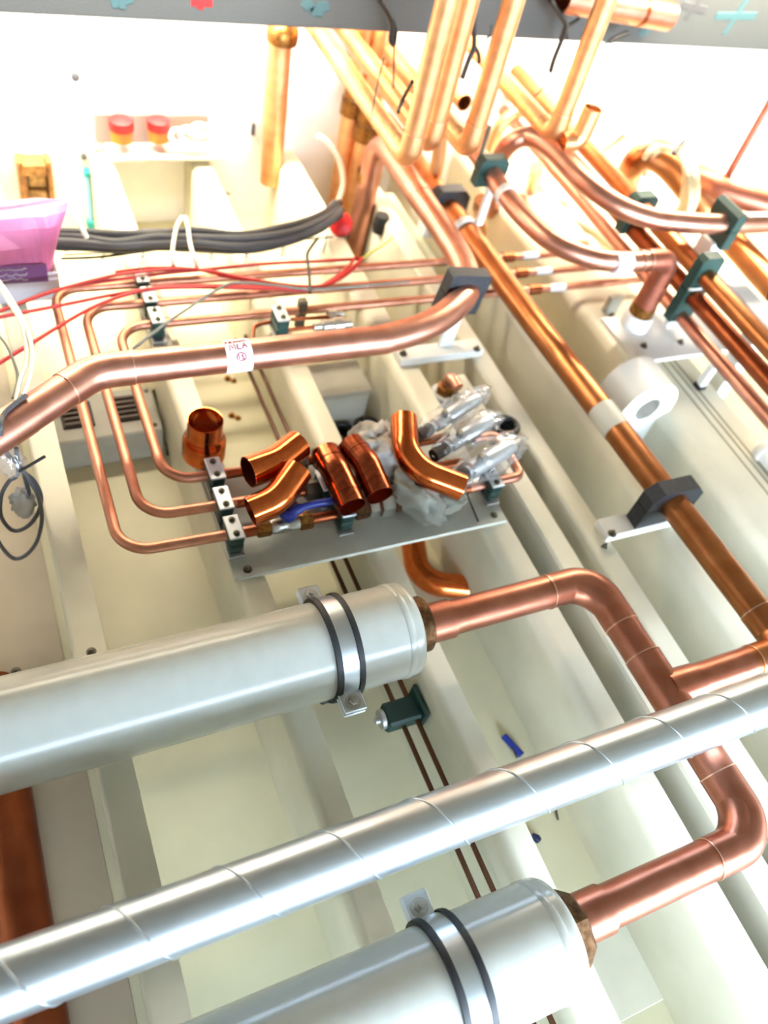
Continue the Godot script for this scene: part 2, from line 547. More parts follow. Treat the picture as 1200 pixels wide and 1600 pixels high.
func add_shell() -> void:
	struct("floor", bx(Vector3(1.0, -0.05, -0.2), Vector3(6.2, 0.1, 4.6), 0.001), M.floor)
	struct("floor", bx(Vector3(-1.01, 0.0015, -0.2), Vector3(2.02, 0.003, 4.4), 0.0005), M.floor_brown)
	struct("wall_far", bx(Vector3(1.0, 1.0, -2.47), Vector3(6.2, 2.1, 0.1), 0.001), M.wall)
	struct("wall_left", bx(Vector3(-2.05, 1.0, -0.2), Vector3(0.1, 2.1, 4.6), 0.001), M.wall)
	struct("wall_right", bx(Vector3(4.05, 1.0, -0.2), Vector3(0.1, 2.1, 4.6), 0.001), M.wall)
	struct("ceiling", bx(Vector3(1.0, 2.1, -0.2), Vector3(6.2, 0.1, 4.6), 0.001), M.deck)
	var near := MB.new()   # the near wall has a long opening to the daylight
	near.box(Transform3D(Basis(), Vector3(1.0, 0.02, 2.05)), Vector3(6.2, 0.14, 0.1), 0.001)
	near.box(Transform3D(Basis(), Vector3(1.0, 1.73, 2.05)), Vector3(6.2, 0.74, 0.1), 0.001)
	near.box(Transform3D(Basis(), Vector3(-1.3, 0.73, 2.05)), Vector3(1.5, 1.28, 0.1), 0.001)
	near.box(Transform3D(Basis(), Vector3(3.85, 0.73, 2.05)), Vector3(0.5, 1.28, 0.1), 0.001)
	struct("wall_near", near, M.wall)
	var spots := [[0.016, 0.057, 0.006, "first floor beam on the left, beside the hanging cable loops"], [0.338, 0.06, 0.018, "floor beam under the left end of the valve bracket"],
		[0.628, 0.06, 0.024, "floor beam with two thin brown tubes along its side"], [0.912, 0.07, 0.03, "floor beam under the right end of the valve bracket"],
		[1.150, 0.054, 0.012, "floor beam that carries the bolted strip of the black pipe clamp"], [1.365, 0.075, 0.034, "floor beam right under the long aged copper pipe"],
		[1.60, 0.24, 0.034, "wide topped floor beam beside the white lifting lug"]]
	for s in spots:
		var b := MB.new()
		b.prism(beam_profile(s[0], s[1], s[2]), Transform3D(Basis(), Vector3(0, 0, -2.42)), 4.4, true)
		tag(obj("floor_beam", b, M.paint), "white painted steel " + s[3], "beam", "")
	var st := MB.new()   # the narrow stiffener between two beams
	st.prism(PackedVector2Array([Vector2(1.045, 0), Vector2(1.045, 0.243), Vector2(1.05, 0.25), Vector2(1.098, 0.25), Vector2(1.098, 0.242), Vector2(1.056, 0.242), Vector2(1.056, 0)]), Transform3D(Basis(), Vector3(0, 0, -1.32)), 3.3)
	tag(obj("floor_stiffener", st, M.paint), "narrow white stiffener between two floor beams right of the valve bracket", "stiffener")
	var gr := MB.new()
	for x in [1.735, 1.762, 1.782]:
		gr.box(Transform3D(Basis(), Vector3(x, 0.2505, -0.55)), Vector3(0.004, 0.002, 1.7), 0.0005)
	tag(obj("cover_seam", gr, M.seam), "thin dark seams along the wide topped beam", "seam")


func _ready() -> void:
	rng.seed = 7
	materials()
	add_camera_and_light()
	add_shell()
	add_tanks()
	add_duct()
	add_main_pipes()
	add_label_pipe()
	add_small_pipes()
	add_bracket()
	add_loose_fittings()
	add_floor_items()
	add_left_side()
	add_far_wall()
	add_top_pipes()
	add_right_side()


# ---------------------------------------------------------------- tanks and duct

func pipe_clamp(at: Vector3, R: float, label: String) -> void:   # two zinc half bands over rubber, round a pipe along x, bolted at both sides
	var t := thing("band_clamp", label, "clamp", at)
	var bx_axis := Transform3D(Basis(Vector3(0, -1, 0), Vector3(1, 0, 0), Vector3(0, 0, 1)), at)
	for s in [-1.0, 1.0]:
		var rb := MB.new()
		rb.lathe([Vector2(R, -0.005), Vector2(R + 0.0075, -0.005), Vector2(R + 0.0085, 0.0), Vector2(R + 0.0075, 0.005), Vector2(R, 0.005)], bx_axis.translated_local(Vector3(0, s * 0.02, 0)), 48)
		obj("rubber_strip", rb, M.rubber, t)
	var band := MB.new()
	band.lathe([Vector2(R, -0.016), Vector2(R + 0.005, -0.016), Vector2(R + 0.005, 0.016), Vector2(R, 0.016)], bx_axis, 48)
	obj("band", band, M.zinc, t)
	for s in [-1.0, 1.0]:
		var c := at + Vector3(-0.004, 0.012 * s * 0.0, s * (R + 0.022))
		for k in [0.006, -0.006]:
			obj("lug", bx(c + Vector3(0, k, 0), Vector3(0.042, 0.005, 0.04), 0.002), M.zinc, t)
		bolt(t, c + Vector3(0, 0.0085, 0.003), Vector3.UP, 0.0095, M.steel)
	obj("saddle", bx(at + Vector3(-0.002, -R - 0.008, 0), Vector3(0.05, 0.016, 0.12), 0.003), M.rubber, t)


func tank(axis: Vector3, left: float, right: float, R: float, label: String, hex: bool) -> void:   # axis gives y and z
	var t := thing("pressure_tank", label, "tank", Vector3(right - 0.4, axis.y - R, axis.z))
	var f := Transform3D(Basis(Vector3(0, -1, 0), Vector3(1, 0, 0), Vector3(0, 0, 1)), Vector3(0, axis.y, axis.z))
	var b := MB.new()
	b.lathe([Vector2(0, left), Vector2(R - 0.01, left), Vector2(R, left + 0.01), Vector2(R, right - 0.014), Vector2(R - 0.001, right - 0.008), Vector2(R - 0.004, right - 0.003), Vector2(R - 0.01, right), Vector2(R - 0.02, right + 0.001), Vector2(0, right + 0.004)], f, 64)
	obj("body", b, M.tank, t)
	var w := MB.new()
	w.lathe([Vector2(R, right - 0.036), Vector2(R + 0.0016, right - 0.034), Vector2(R + 0.0018, right - 0.029), Vector2(R + 0.0016, right - 0.024), Vector2(R, right - 0.022)], f, 64)
	obj("weld_seam", w, M.tank, t)
	var c := MB.new()
	if hex:
		c.lathe([Vector2(0, right + 0.002), Vector2(0.054, right + 0.002), Vector2(0.058, right + 0.006), Vector2(0.058, right + 0.03), Vector2(0.053, right + 0.035), Vector2(0, right + 0.035)], f, 8, true)
	else:
		c.lathe([Vector2(0, right + 0.002), Vector2(0.052, right + 0.002), Vector2(0.053, right + 0.004), Vector2(0.053, right + 0.032), Vector2(0.050, right + 0.035), Vector2(0, right + 0.035)], f, 36)
	obj("bronze_nut" if hex else "bronze_collar", c, M.bronze, t)


func add_tanks() -> void:
	tank(Vector3(0, 0.36, -0.6), -1.0, 0.588, 0.0875, "white painted pressure tank lying above the spiral duct, with a round bronze collar", false)
	pipe_clamp(Vector3(0.437, 0.36, -0.6), 0.0875, "zinc band clamp with black rubber edges round the tank above the duct")
	tank(Vector3(0, 0.36, -0.045), -0.9, 0.60, 0.0875, "white painted pressure tank at the bottom edge, with an angular bronze nut", true)
	pipe_clamp(Vector3(0.415, 0.36, -0.045), 0.0875, "zinc band clamp with black rubber edges round the lower tank below the duct")
	var t := thing("bracket_strip", "white steel strip with two bolts under the left part of the upper tank", "bracket", Vector3(-0.045, 0.262, -0.743))
	obj("strip", bx(Vector3(-0.15, 0.256, -0.655), Vector3(0.44, 0.012, 0.13), 0.002), M.white, t)
	bolt(t, Vector3(-0.08, 0.262, -0.753), Vector3.UP, 0.006)
	bolt(t, Vector3(0.046, 0.262, -0.757), Vector3.UP, 0.006)
	var s := thing("tank_support", "white steel flat bar under the upper tank's band clamp", "bracket", Vector3(0.437, 0.25, -0.6))
	obj("flat_bar", bx(Vector3(0.475, 0.256, -0.61), Vector3(0.32, 0.012, 0.06), 0.002), M.white, s)
	var s2 := thing("tank_support", "white steel flat bar under the lower tank's band clamp", "bracket", Vector3(0.437, 0.25, -0.04))
	obj("flat_bar", bx(Vector3(0.475, 0.256, -0.055), Vector3(0.32, 0.012, 0.06), 0.002), M.white, s2)


func add_duct() -> void:
	var R := 0.044
	var c := Vector3(0, 0.449, -0.24)
	var t := thing("spiral_duct", "galvanised spiral wound ventilation duct crossing between the two white tanks", "duct", Vector3(0.4, c.y - R, c.z))
	obj("duct_wall", tb([Vector3(-0.6, c.y, c.z), Vector3(1.75, c.y, c.z)], R, 48, 0.0015), M.zinc, t)
	var path := []
	var pitch := 0.145
	var n := 16 * 40
	for i in n + 1:
		var a := TAU * i / 40.0
		path.append(Vector3(-0.56 + pitch * a / TAU, c.y + (R + 0.0002) * cos(a), c.z + (R + 0.0002) * sin(a)))
	obj("lock_seam", tb(path, 0.0019, 6), M.zinc, t)


# ---------------------------------------------------------------- the heavy copper pipes

func block_clamp(at: Vector3, size: Vector3, label: String, m: Material, called := "pipe_clamp", tilt := 0.0, bev := 0.012, split := true) -> Node3D:   # a moulded plastic block in two halves round a pipe along z
	var t := thing(called, label, "clamp", at - Vector3(0, size.y * 0.5, 0))
	var h := size.y * 0.5
	var turn := Basis(Vector3.FORWARD, tilt)
	for s in [-1.0, 1.0]:
		var p := PackedVector2Array()
		var w := size.x * 0.5
		var g := 0.001
		if s > 0:
			p.append_array([Vector2(-w, g), Vector2(w, g), Vector2(w, h - bev), Vector2(w - bev, h), Vector2(-w + bev, h), Vector2(-w, h - bev)])
		else:
			p.append_array([Vector2(-w, -g), Vector2(-w, -h), Vector2(w, -h), Vector2(w, -g)])
		var b := MB.new()
		b.prism(p, Transform3D(turn, at - turn.z * size.z * 0.5), size.z)
		obj("clamp_half", b, m, t)
	return t


func add_main_pipes() -> void:
	var y := 0.352
	var a := Vector3(0.64, y, -0.60)
	var c1 := Vector3(1.02, y, -0.602)
	var c2 := Vector3(1.034, y, -0.052)
	var e := Vector3(0.635, 0.358, -0.05)
	var t := thing("copper_manifold", "heavy matt copper pipe joining both white tanks, with a branch leaving right under the duct", "pipe", Vector3(1.02, y - 0.035, -0.33))
	pipe_run(t, [a, c1, c2, e], 0.034, 0.085, M.copper_brown, [1, 2])
	sleeve(t, "socket", a + Vector3(0.012, 0, 0), Vector3.RIGHT, 0.055, 0.0385, M.copper_brown)
	sleeve(t, "socket", e + Vector3(0.03, 0, 0), Vector3.RIGHT, 0.055, 0.0385, M.copper_brown)
	var tee := Vector3(1.028, y, -0.337)
	sleeve(t, "tee", tee, c2 - c1, 0.15, 0.0365, M.copper_brown)
	obj("tee_branch", tb([tee, tee + Vector3(0.075, 0, 0)], [0.04, 0.0365], 24), M.copper_brown, t)
	for z in [-0.415, -0.26]:
		sleeve(t, "solder_ring", Vector3(1.026, y, z), Vector3.BACK, 0.0025, 0.0374, M.solder)
	obj("branch", tb([tee, Vector3(1.24, y, -0.337)], 0.034, 24), M.copper_brown, t)
	var l := thing("copper_pipe", "long aged brown copper pipe running the whole depth through both black clamps", "pipe", Vector3(1.35, y - 0.04, -1.0))
	var k := Vector3(1.35, y, -0.337)
	pipe_run(l, [Vector3(1.235, y, -0.337), k, Vector3(1.335, 0.35, -0.76), Vector3(1.312, 0.35, -1.38), Vector3(1.295, 0.345, -2.46)], 0.034, 0.065, M.copper_aged, [1])
	# black clamp on the strip bolted to the beam, and its twin far down the pipe
	var cl := block_clamp(Vector3(1.34, 0.335, -0.755), Vector3(0.15, 0.12, 0.04), "angular black plastic clamp round the aged pipe, on the white strip with bolts", M.clamp, "pipe_clamp", 0.0, 0.025)
	cl.set_meta("category", "clamp")
	var s := thing("bracket_strip", "white strip bolted to the floor beam under the near black clamp", "bracket", Vector3(1.27, 0.25, -0.75))
	obj("strip", bx(Vector3(1.30, 0.262, -0.758), Vector3(0.225, 0.024, 0.052), 0.002), M.white, s)
	bolt(s, Vector3(1.199, 0.275, -0.737), Vector3.UP, 0.007)
	bolt(s, Vector3(1.176, 0.258, -0.722), Vector3.BACK, 0.006, null, "stud")
	var fc := block_clamp(Vector3(1.305, 0.35, -1.93), Vector3(0.12, 0.11, 0.04), "black clamp far along the aged pipe, past the square dark block", M.clamp, "pipe_clamp", 0.0, 0.02)
	obj("foot", bx(Vector3(1.305, 0.272, -1.93), Vector3(0.14, 0.044, 0.05), 0.003), M.white, fc)
	# white tape and padeye beside the long pipe
	var tp := MB.new()
	tp.tube([Vector3(1.3245, 0.35, -1.045), Vector3(1.3272, 0.35, -0.97)], 0.0356, 28)
	tag(obj("tape_wrap", tp, M.tape_pale), "pale translucent tape wrapped round the aged copper pipe beside the lifting lug", "tape")
	# rings of white plastic on the far part
	for d in [[Vector3(1.302, 0.35, -1.80), "white plastic ring round the aged pipe just in front of the far black clamp"], [Vector3(1.299, 0.55, -1.665), "white plastic ring round the curved pipe below its green clamp"]]:
		var rg := MB.new()
		rg.tube([d[0] + Vector3(0, 0, 0.011), d[0] - Vector3(0, 0, 0.011)], 0.04 if d[0].y < 0.5 else 0.03, 24, 0.004)
		tag(obj("plastic_ring", rg, M.white), d[1], "ring")


func stroke_on_pipe(b: MB, c: Vector3, r: float, pts: Array) -> void:   # handwriting: points (along x, up the front of the pipe) laid on a pipe along x
	var path := []
	for p in pts:
		var a: float = (p[1] * 1.1 + 0.006) / r
		path.append(c + Vector3(p[0] * 1.15, r * cos(a), r * sin(a)))
	b.tube(path, 0.0014, 6)


func add_label_pipe() -> void:
	var y := 0.47
	var t := thing("copper_pipe", "thick pinkish copper pipe across the middle with a white handwritten label", "pipe", Vector3(0.5, 0.43, -1.25))
	var pts := [Vector3(-0.098, 0.47, -1.073), Vector3(0.155, y, -1.25), Vector3(0.80, y, -1.25)]
	var end := [Vector3(1.0, y, -1.325), Vector3(1.105, y, -1.43), Vector3(1.118, y, -1.60), Vector3(1.118, y, -2.09)]
	var path := fillet([pts[0], pts[1], Vector3(0.74, y, -1.25), Vector3(1.112, y, -1.34), Vector3(1.118, y, -2.105), Vector3(1.118, 0.02, -2.12)], 0.16, 12)
	var p1 := fillet([pts[0], pts[1], Vector3(0.78, y, -1.25)], 0.13, 12)
	var p2 := soft([Vector3(0.78, y, -1.25), Vector3(0.90, y, -1.278), Vector3(1.0, y, -1.33), Vector3(1.075, y, -1.40), Vector3(1.108, y, -1.50), Vector3(1.117, y, -1.64)], 6)
	var p3 := fillet([Vector3(1.117, y, -1.64), Vector3(1.118, y, -2.10), Vector3(1.12, 0.02, -2.12)], 0.08, 10)
	p1.append_array(p2.slice(1))
	p1.append_array(p3.slice(1))
	obj("pipe", tb(p1, 0.0335, 28, 0.002), M.copper, t)
	var e := elbow_path(pts[0], pts[1], Vector3(0.8, y, -1.25), 0.13, 0.032)
	obj("elbow", tb(e, 0.0352, 28), M.copper, t)
	for k in [0, -1]:
		var d: Vector3 = (e[1] - e[0]).normalized() if k == 0 else (e[-1] - e[-2]).normalized()
		obj("solder_ring", tb([e[k] - d * 0.001, e[k] + d * 0.001], 0.0357, 24), M.solder, t)
	sleeve(t, "coupling", (pts[1] as Vector3).lerp(pts[0], 0.62), pts[1] - pts[0], 0.045, 0.0348, M.copper)
	sleeve(t, "coupling", Vector3(1.118, y, -1.80), Vector3.FORWARD, 0.03, 0.0348, M.copper)
	sleeve(t, "collar", Vector3(1.12, 0.335, -2.115), Vector3.UP, 0.03, 0.039, M.brass)
	# the label
	var lb := thing("pipe_label", "white tape label with red handwriting on the thick pinkish pipe", "label", Vector3(0.441, 0.43, -1.25))
	obj("tape", tb([Vector3(0.413, y, -1.25), Vector3(0.468, y, -1.25)], 0.0341, 32), M.tape, lb)
	var c := Vector3(0.441, y, -1.25)
	var r := 0.0342
	var b := MB.new()
	# M L A
	stroke_on_pipe(b, c, r, [[-0.017, 0.009], [-0.0145, -0.003], [-0.011, 0.005], [-0.0065, -0.004], [-0.006, 0.008]])
	stroke_on_pipe(b, c, r, [[-0.001, -0.003], [-0.002, 0.003], [-0.002, 0.0075], [0.004, 0.007]])
	stroke_on_pipe(b, c, r, [[0.007, 0.007], [0.011, -0.006], [0.0155, 0.006]])
	stroke_on_pipe(b, c, r, [[0.0085, 0.002], [0.0145, 0.001]])
	# a circled 13
	var ring := []
	for i in 21:
		ring.append([0.002 + 0.0085 * cos(TAU * i / 20.0), 0.0225 + 0.0075 * sin(TAU * i / 20.0)])
	stroke_on_pipe(b, c, r, ring)
	stroke_on_pipe(b, c, r, [[-0.0025, 0.0185], [-0.002, 0.0265]])
	stroke_on_pipe(b, c, r, [[0.001, 0.019], [0.005, 0.0185], [0.005, 0.021], [0.002, 0.0222], [0.006, 0.0235], [0.006, 0.0262], [0.001, 0.0265]])
	# the line above runs over the crown of the pipe
	stroke_on_pipe(b, c, r, [[-0.019, -0.012], [-0.022, -0.0105], [-0.019, -0.0085]])
	stroke_on_pipe(b, c, r, [[-0.015, -0.0105], [-0.012, -0.0125], [-0.010, -0.010], [-0.013, -0.0085], [-0.015, -0.0105]])
	stroke_on_pipe(b, c, r, [[-0.006, -0.009], [-0.004, -0.013], [0.0, -0.0095], [0.002, -0.013], [0.006, -0.010], [0.010, -0.0135], [0.016, -0.0115]])
	obj("handwriting", b, M.ink, lb)
	# the dark clamp block on its post
	block_clamp(Vector3(1.055, 0.47, -1.39), Vector3(0.115, 0.115, 0.035), "square dark clamp block on a white post where the labelled pipe turns away", M.clamp, "pipe_clamp", 0.12, 0.006)
	var p := thing("clamp_post", "white bracket strip with a slanting post under the square dark clamp block", "bracket", Vector3(1.06, 0.25, -1.40))
	obj("strip", bx(Vector3(1.055, 0.262, -1.40), Vector3(0.25, 0.024, 0.05), 0.002), M.white, p)
	obj("post", bx(Vector3(1.075, 0.345, -1.412), Vector3(0.045, 0.15, 0.012), 0.003), M.white, p)
	bolt(p, Vector3(1.158, 0.275, -1.38), Vector3.UP, 0.007)
	bolt(p, Vector3(0.943, 0.275, -1.396), Vector3.UP, 0.007)


# ---------------------------------------------------------------- the three slim pipes and the valve bracket

func stauff(at: Vector3, label: String, r: float, along := Vector3.RIGHT) -> void:   # a green two part pipe clamp with a steel cover plate and two screws
	var t := thing("green_clamp", label, "clamp", at - Vector3(0, r + 0.022, 0), "")
	var turn := 0.0 if along == Vector3.RIGHT else PI / 2
	for s in [-1.0, 1.0]:
		obj("clamp_half", bx(at + Vector3(0, s * (r + 0.012) * 0.5, 0), Vector3(0.03, r + 0.0115, 0.058), 0.004, turn), M.green, t)
	obj("cover_plate", bx(at + Vector3(0, r + 0.0145, 0), Vector3(0.032, 0.005, 0.06), 0.0018, turn), M.alu, t)
	var d := Vector3(0, 0, 0.017) if along == Vector3.RIGHT else Vector3(0.017, 0, 0)
	for s in [-1.0, 1.0]:
		bolt(t, at + Vector3(0, r + 0.017, 0) + d * s, Vector3.UP, 0.0048, M.bolt, "screw")
	obj("base_plate", bx(at + Vector3(0, -r - 0.017, 0), Vector3(0.034, 0.006, 0.075), 0.001, turn), M.alu, t)


func add_small_pipes() -> void:
	var y := 0.30
	var ends := [-1.078, -0.998, -0.922]
	var far := [-1.57, -1.648, -1.725]
	var lx := [0.255, 0.191, 0.134]
	var rx := [1.93, 1.90, 1.70]
	var which := ["innermost", "middle", "outermost"]
	for i in 3:
		var t := thing("slim_copper_pipe", "slim copper pipe bent in a wide U left of the bracket, %s of three" % which[i], "pipe", Vector3(lx[i], 0.29, -1.35), "")
		obj("pipe", tb(fillet([Vector3(0.43, y, ends[i]), Vector3(lx[i], y, ends[i] - 0.008), Vector3(lx[i], y, far[i]), Vector3(rx[i], y, far[i])], 0.062, 10), 0.0112, 18, 0.001), M.copper_small, t)
		for x in [[1.42, 1.415, 1.41][i]]:
			sleeve(t, "socket", Vector3(x + 0.02, y, far[i]), Vector3.RIGHT, 0.04, 0.0155, M.copper_dark, 16)
			sleeve(t, "tape", Vector3(x + 0.10, y, far[i]), Vector3.RIGHT, 0.055, 0.0118, M.tape, 16, 0.0005)
	var names := ["nearest the tall reducer", "second down from the reducer", "lowest, at the near corner"]
	for i in 3:
		stauff(Vector3([0.356, 0.352, 0.352][i], y, ends[i]), "steel topped green clamp at the bracket's left end, " + names[i], 0.0112)
	for i in 3:
		stauff(Vector3([0.347, 0.347, 0.345][i], y, far[i]), "green clamp with a steel top on the far straight of the slim pipes, " + ["nearest one", "middle one", "farthest one"][i], 0.0112)
	var cl := thing("clamp_rail", "grey steel rail under the three far green clamps", "bracket", Vector3(0.35, 0.25, -1.64))
	obj("rail", bx(Vector3(0.352, 0.258, -1.66), Vector3(0.05, 0.016, 0.34), 0.002), M.grey_box, cl)
	# the clamp with thin tubes and a small valve beside the labelled pipe
	stauff(Vector3(0.624, 0.35, -1.478), "green clamp standing behind the thick labelled pipe, holding thin tubes", 0.012)
	var v := thing("valve_fitting", "small steel valve fitting on thin tubes behind the thick labelled pipe", "valve", Vector3(0.809, 0.31, -1.488))
	obj("tube", tb(fillet([Vector3(0.539, 0.33, -1.428), Vector3(0.567, 0.33, -1.498), Vector3(0.64, 0.33, -1.507), Vector3(0.792, 0.33, -1.501)], 0.03, 6), 0.005, 10), M.copper_dark, v)
	obj("tube", tb([Vector3(0.627, 0.33, -1.468), Vector3(0.729, 0.33, -1.47)], 0.005, 10), M.copper_dark, v)
	var vb := MB.new()
	var vx := Transform3D(Basis(Vector3(0, -1, 0), Vector3(1, 0, 0), Vector3(0, 0, 1)), Vector3(0.712, 0.33, -1.47))
	vb.lathe([Vector2(0, 0), Vector2(0.01, 0), Vector2(0.01, 0.02), Vector2(0.016, 0.024), Vector2(0.016, 0.05), Vector2(0.02, 0.052), Vector2(0.02, 0.075), Vector2(0.012, 0.078), Vector2(0.012, 0.1), Vector2(0, 0.1)], vx, 12)
	obj("valve_body", vb, M.steel, v)
	var vb2 := MB.new()
	vb2.lathe([Vector2(0, 0), Vector2(0.014, 0), Vector2(0.014, 0.02), Vector2(0.009, 0.024), Vector2(0.009, 0.04), Vector2(0, 0.04)], Transform3D(vx.basis, Vector3(0.764, 0.33, -1.51)), 8)
	obj("nut", vb2, M.steel, v)
	var po := thing("support_post", "dark steel post behind the slim copper pipes", "post", Vector3(0.72, 0.25, -1.562))
	obj("post", bx(Vector3(0.718, 0.29, -1.57), Vector3(0.022, 0.09, 0.022), 0.002), M.bolt, po)


func add_bracket() -> void:
	var t := thing("valve_bracket", "grey white steel plate across two floor beams carrying the valves and clamps", "bracket", Vector3(0.65, 0.25, -0.98))
	obj("plate", bx(Vector3(0.655, 0.255, -0.985), Vector3(0.64, 0.01, 0.285), 0.001), M.grey_plate, t)
	bolt(t, Vector3(0.366, 0.26, -0.859), Vector3.UP, 0.006)
	bolt(t, Vector3(0.95, 0.26, -0.863), Vector3.UP, 0.006)
	# the near valve line: from the left clamp to the right one
	var y := 0.30
	var z := -0.922
	var vl := thing("valve_line", "near line of valve fittings and nuts along the bracket, with a blue lever", "valve", Vector3(0.6, 0.28, z))
	obj("pipe", tb([Vector3(0.36, y, z), Vector3(0.90, y, z)], 0.0112, 16), M.copper_dark, vl)
	var f := Transform3D(Basis(Vector3(0, -1, 0), Vector3(1, 0, 0), Vector3(0, 0, 1)), Vector3(0, y, z))
	for n in [[0.40, 0.03, 0.017, M.brass], [0.49, 0.03, 0.019, M.brass], [0.615, 0.03, 0.021, M.bronze], [0.648, 0.022, 0.023, M.steel], [0.676, 0.03, 0.026, M.steel], [0.71, 0.022, 0.022, M.bronze], [0.86, 0.025, 0.018, M.steel]]:
		var b := MB.new()
		b.lathe([Vector2(0, n[0]), Vector2(n[2] - 0.002, n[0]), Vector2(n[2], n[0] + 0.003), Vector2(n[2], n[0] + n[1] - 0.003), Vector2(n[2] - 0.002, n[0] + n[1]), Vector2(0, n[0] + n[1])], f, 6, true)
		obj("hex_nut", b, n[3], vl)
	var vb := MB.new()
	vb.lathe([Vector2(0, 0.43), Vector2(0.014, 0.43), Vector2(0.016, 0.435), Vector2(0.016, 0.455), Vector2(0.0145, 0.457), Vector2(0.0145, 0.47), Vector2(0.016, 0.472), Vector2(0.016, 0.49), Vector2(0, 0.49)], f, 20)
	obj("valve_body", vb, M.steel, vl)
	var lv := MB.new()
	lv.tube(soft([Vector3(0.459, 0.335, -0.918), Vector3(0.467, 0.345, -0.915), Vector3(0.488, 0.35, -0.92), Vector3(0.516, 0.352, -0.922), Vector3(0.565, 0.352, -0.921)], 5), [0.015, 0.016, 0.0155, 0.0145, 0.013, 0.012, 0.011, 0.0105, 0.0105, 0.011, 0.0105, 0.008, 0.008, 0.008, 0.008, 0.008, 0.008, 0.008, 0.008, 0.008, 0.008], 12)
	lv.lathe([Vector2(0.004, 0), Vector2(0.017, 0), Vector2(0.019, 0.004), Vector2(0.019, 0.014), Vector2(0.016, 0.019), Vector2(0.007, 0.020)], xf(Vector3(0.462, 0.335, -0.919)), 20)
	obj("lever", lv, M.blue, vl)
	var st := MB.new()
	st.lathe([Vector2(0, 0), Vector2(0.013, 0), Vector2(0.013, 0.04), Vector2(0, 0.04)], xf(Vector3(0.477, 0.3, -0.942)), 12)
	obj("valve_stem", st, M.bronze, vl)
	# middle and far valve lines, mostly under the loose fittings
	for d in [[-0.998, "middle"], [-1.078, "far"]]:
		var ml := thing("valve_line", "%s line of dark valve fittings under the loose copper elbows" % d[1], "valve", Vector3(0.6, 0.28, d[0]))
		var ff := Transform3D(f.basis, Vector3(0, y, d[0]))
		obj("pipe", tb([Vector3(0.38, y, d[0]), Vector3(0.92, y, d[0])], 0.0112, 14), M.copper_dark, ml)
		for n in [[0.44, 0.05, 0.018, M.bronze], [0.53, 0.03, 0.023, M.bolt], [0.58, 0.03, 0.026, M.bronze], [0.64, 0.05, 0.024, M.bolt], [0.71, 0.03, 0.022, M.bronze]]:
			var b := MB.new()
			b.lathe([Vector2(0, n[0]), Vector2(n[2] - 0.002, n[0]), Vector2(n[2], n[0] + 0.003), Vector2(n[2], n[0] + n[1] - 0.003), Vector2(n[2] - 0.002, n[0] + n[1]), Vector2(0, n[0] + n[1])], ff, 6, true)
			obj("hex_nut", b, n[3], ml)
	stauff(Vector3(0.59, y, z), "green clamp at the middle of the bracket's near edge, right of the blue lever", 0.0112)
	stauff(Vector3(0.955, y, z), "green clamp at the right end of the bracket under the plastic wrapped valves", 0.0112)
	stauff(Vector3(0.575, y, -0.998), "green clamp half hidden under the paired copper elbows", 0.0112)
	# the copper loop that comes round from the right end
	var lp := thing("copper_loop", "short copper pipe bent round the right end of the bracket", "pipe", Vector3(1.0, 0.29, -0.93))
	obj("pipe", tb(fillet([Vector3(0.90, y, z), Vector3(1.045, y, -0.928), Vector3(1.045, y, -1.06), Vector3(0.98, y, -1.06)], 0.022, 8), 0.0115, 16, 0.001), M.copper, lp)
	# three valves in clear plastic wrap
	var va := [[Vector3(0.839, 0.36, -1.06), Vector3(1.005, 0.37, -1.128), 0.021, "farthest of the three"], [Vector3(0.849, 0.36, -0.997), Vector3(1.002, 0.37, -1.054), 0.022, "middle of the three"], [Vector3(0.861, 0.36, -0.92), Vector3(1.026, 0.36, -0.978), 0.026, "nearest one, by the copper loop"]]
	for d in va:
		var w := thing("wrapped_valve", "silvery valve in crumpled clear plastic on the bracket's right, " + d[3], "valve", Vector3(d[0].x, 0.32, d[0].z))
		var dir: Vector3 = (d[1] - d[0]).normalized()
		var L: float = d[0].distance_to(d[1])
		var b := MB.new()
		var r: float = d[2]
		b.lathe([Vector2(0, 0), Vector2(r * 0.5, 0), Vector2(r * 0.5, L * 0.12), Vector2(r * 0.8, L * 0.14), Vector2(r * 0.8, L * 0.35), Vector2(r * 0.6, L * 0.38), Vector2(r * 0.85, L * 0.42), Vector2(r * 0.85, L * 0.85), Vector2(r * 0.6, L * 0.97), Vector2(0, L)], xf(d[0], dir), 20)
		obj("valve_body", b, M.alu, w)
		obj("knob", bx(d[0] + dir * L * 0.28 + Vector3(0, r, 0), Vector3(0.014, 0.022, 0.014), 0.003), M.bolt, w)
		obj("neck", tb([d[0] - dir * 0.03, d[0] + dir * 0.01], r * 0.7, 12), M.dark, w)
		var fl := MB.new()
		fl.lump(d[0] + dir * L * 0.52, Vector3(r * 1.5, L * 0.6, r * 1.3), 0.3, int(L * 10000), xf(Vector3.ZERO, dir).basis)
		obj("plastic_wrap", fl, M.film, w)
	# grey crumpled cloth hanging over the near edge
	var rg := MB.new()
	rg.lump(Vector3(0.754, 0.32, -0.916), Vector3(0.033, 0.04, 0.07), 0.45, 5, Basis(Vector3.UP, 0.3))
	rg.lump(Vector3(0.823, 0.29, -0.903), Vector3(0.05, 0.022, 0.022), 0.45, 8)
	tag(obj("cloth_rag", rg, M.rag), "crumpled grey cloth lying on the bracket under the large copper bend", "cloth")
	var rg2 := MB.new()
	rg2.lump(Vector3(0.72, 0.33, -1.057), Vector3(0.06, 0.045, 0.06), 0.45, 15)
	tag(obj("plastic_sheet", rg2, M.rag_light), "crumpled pale plastic sheet behind the paired copper elbows", "plastic")
	var cb := MB.new()
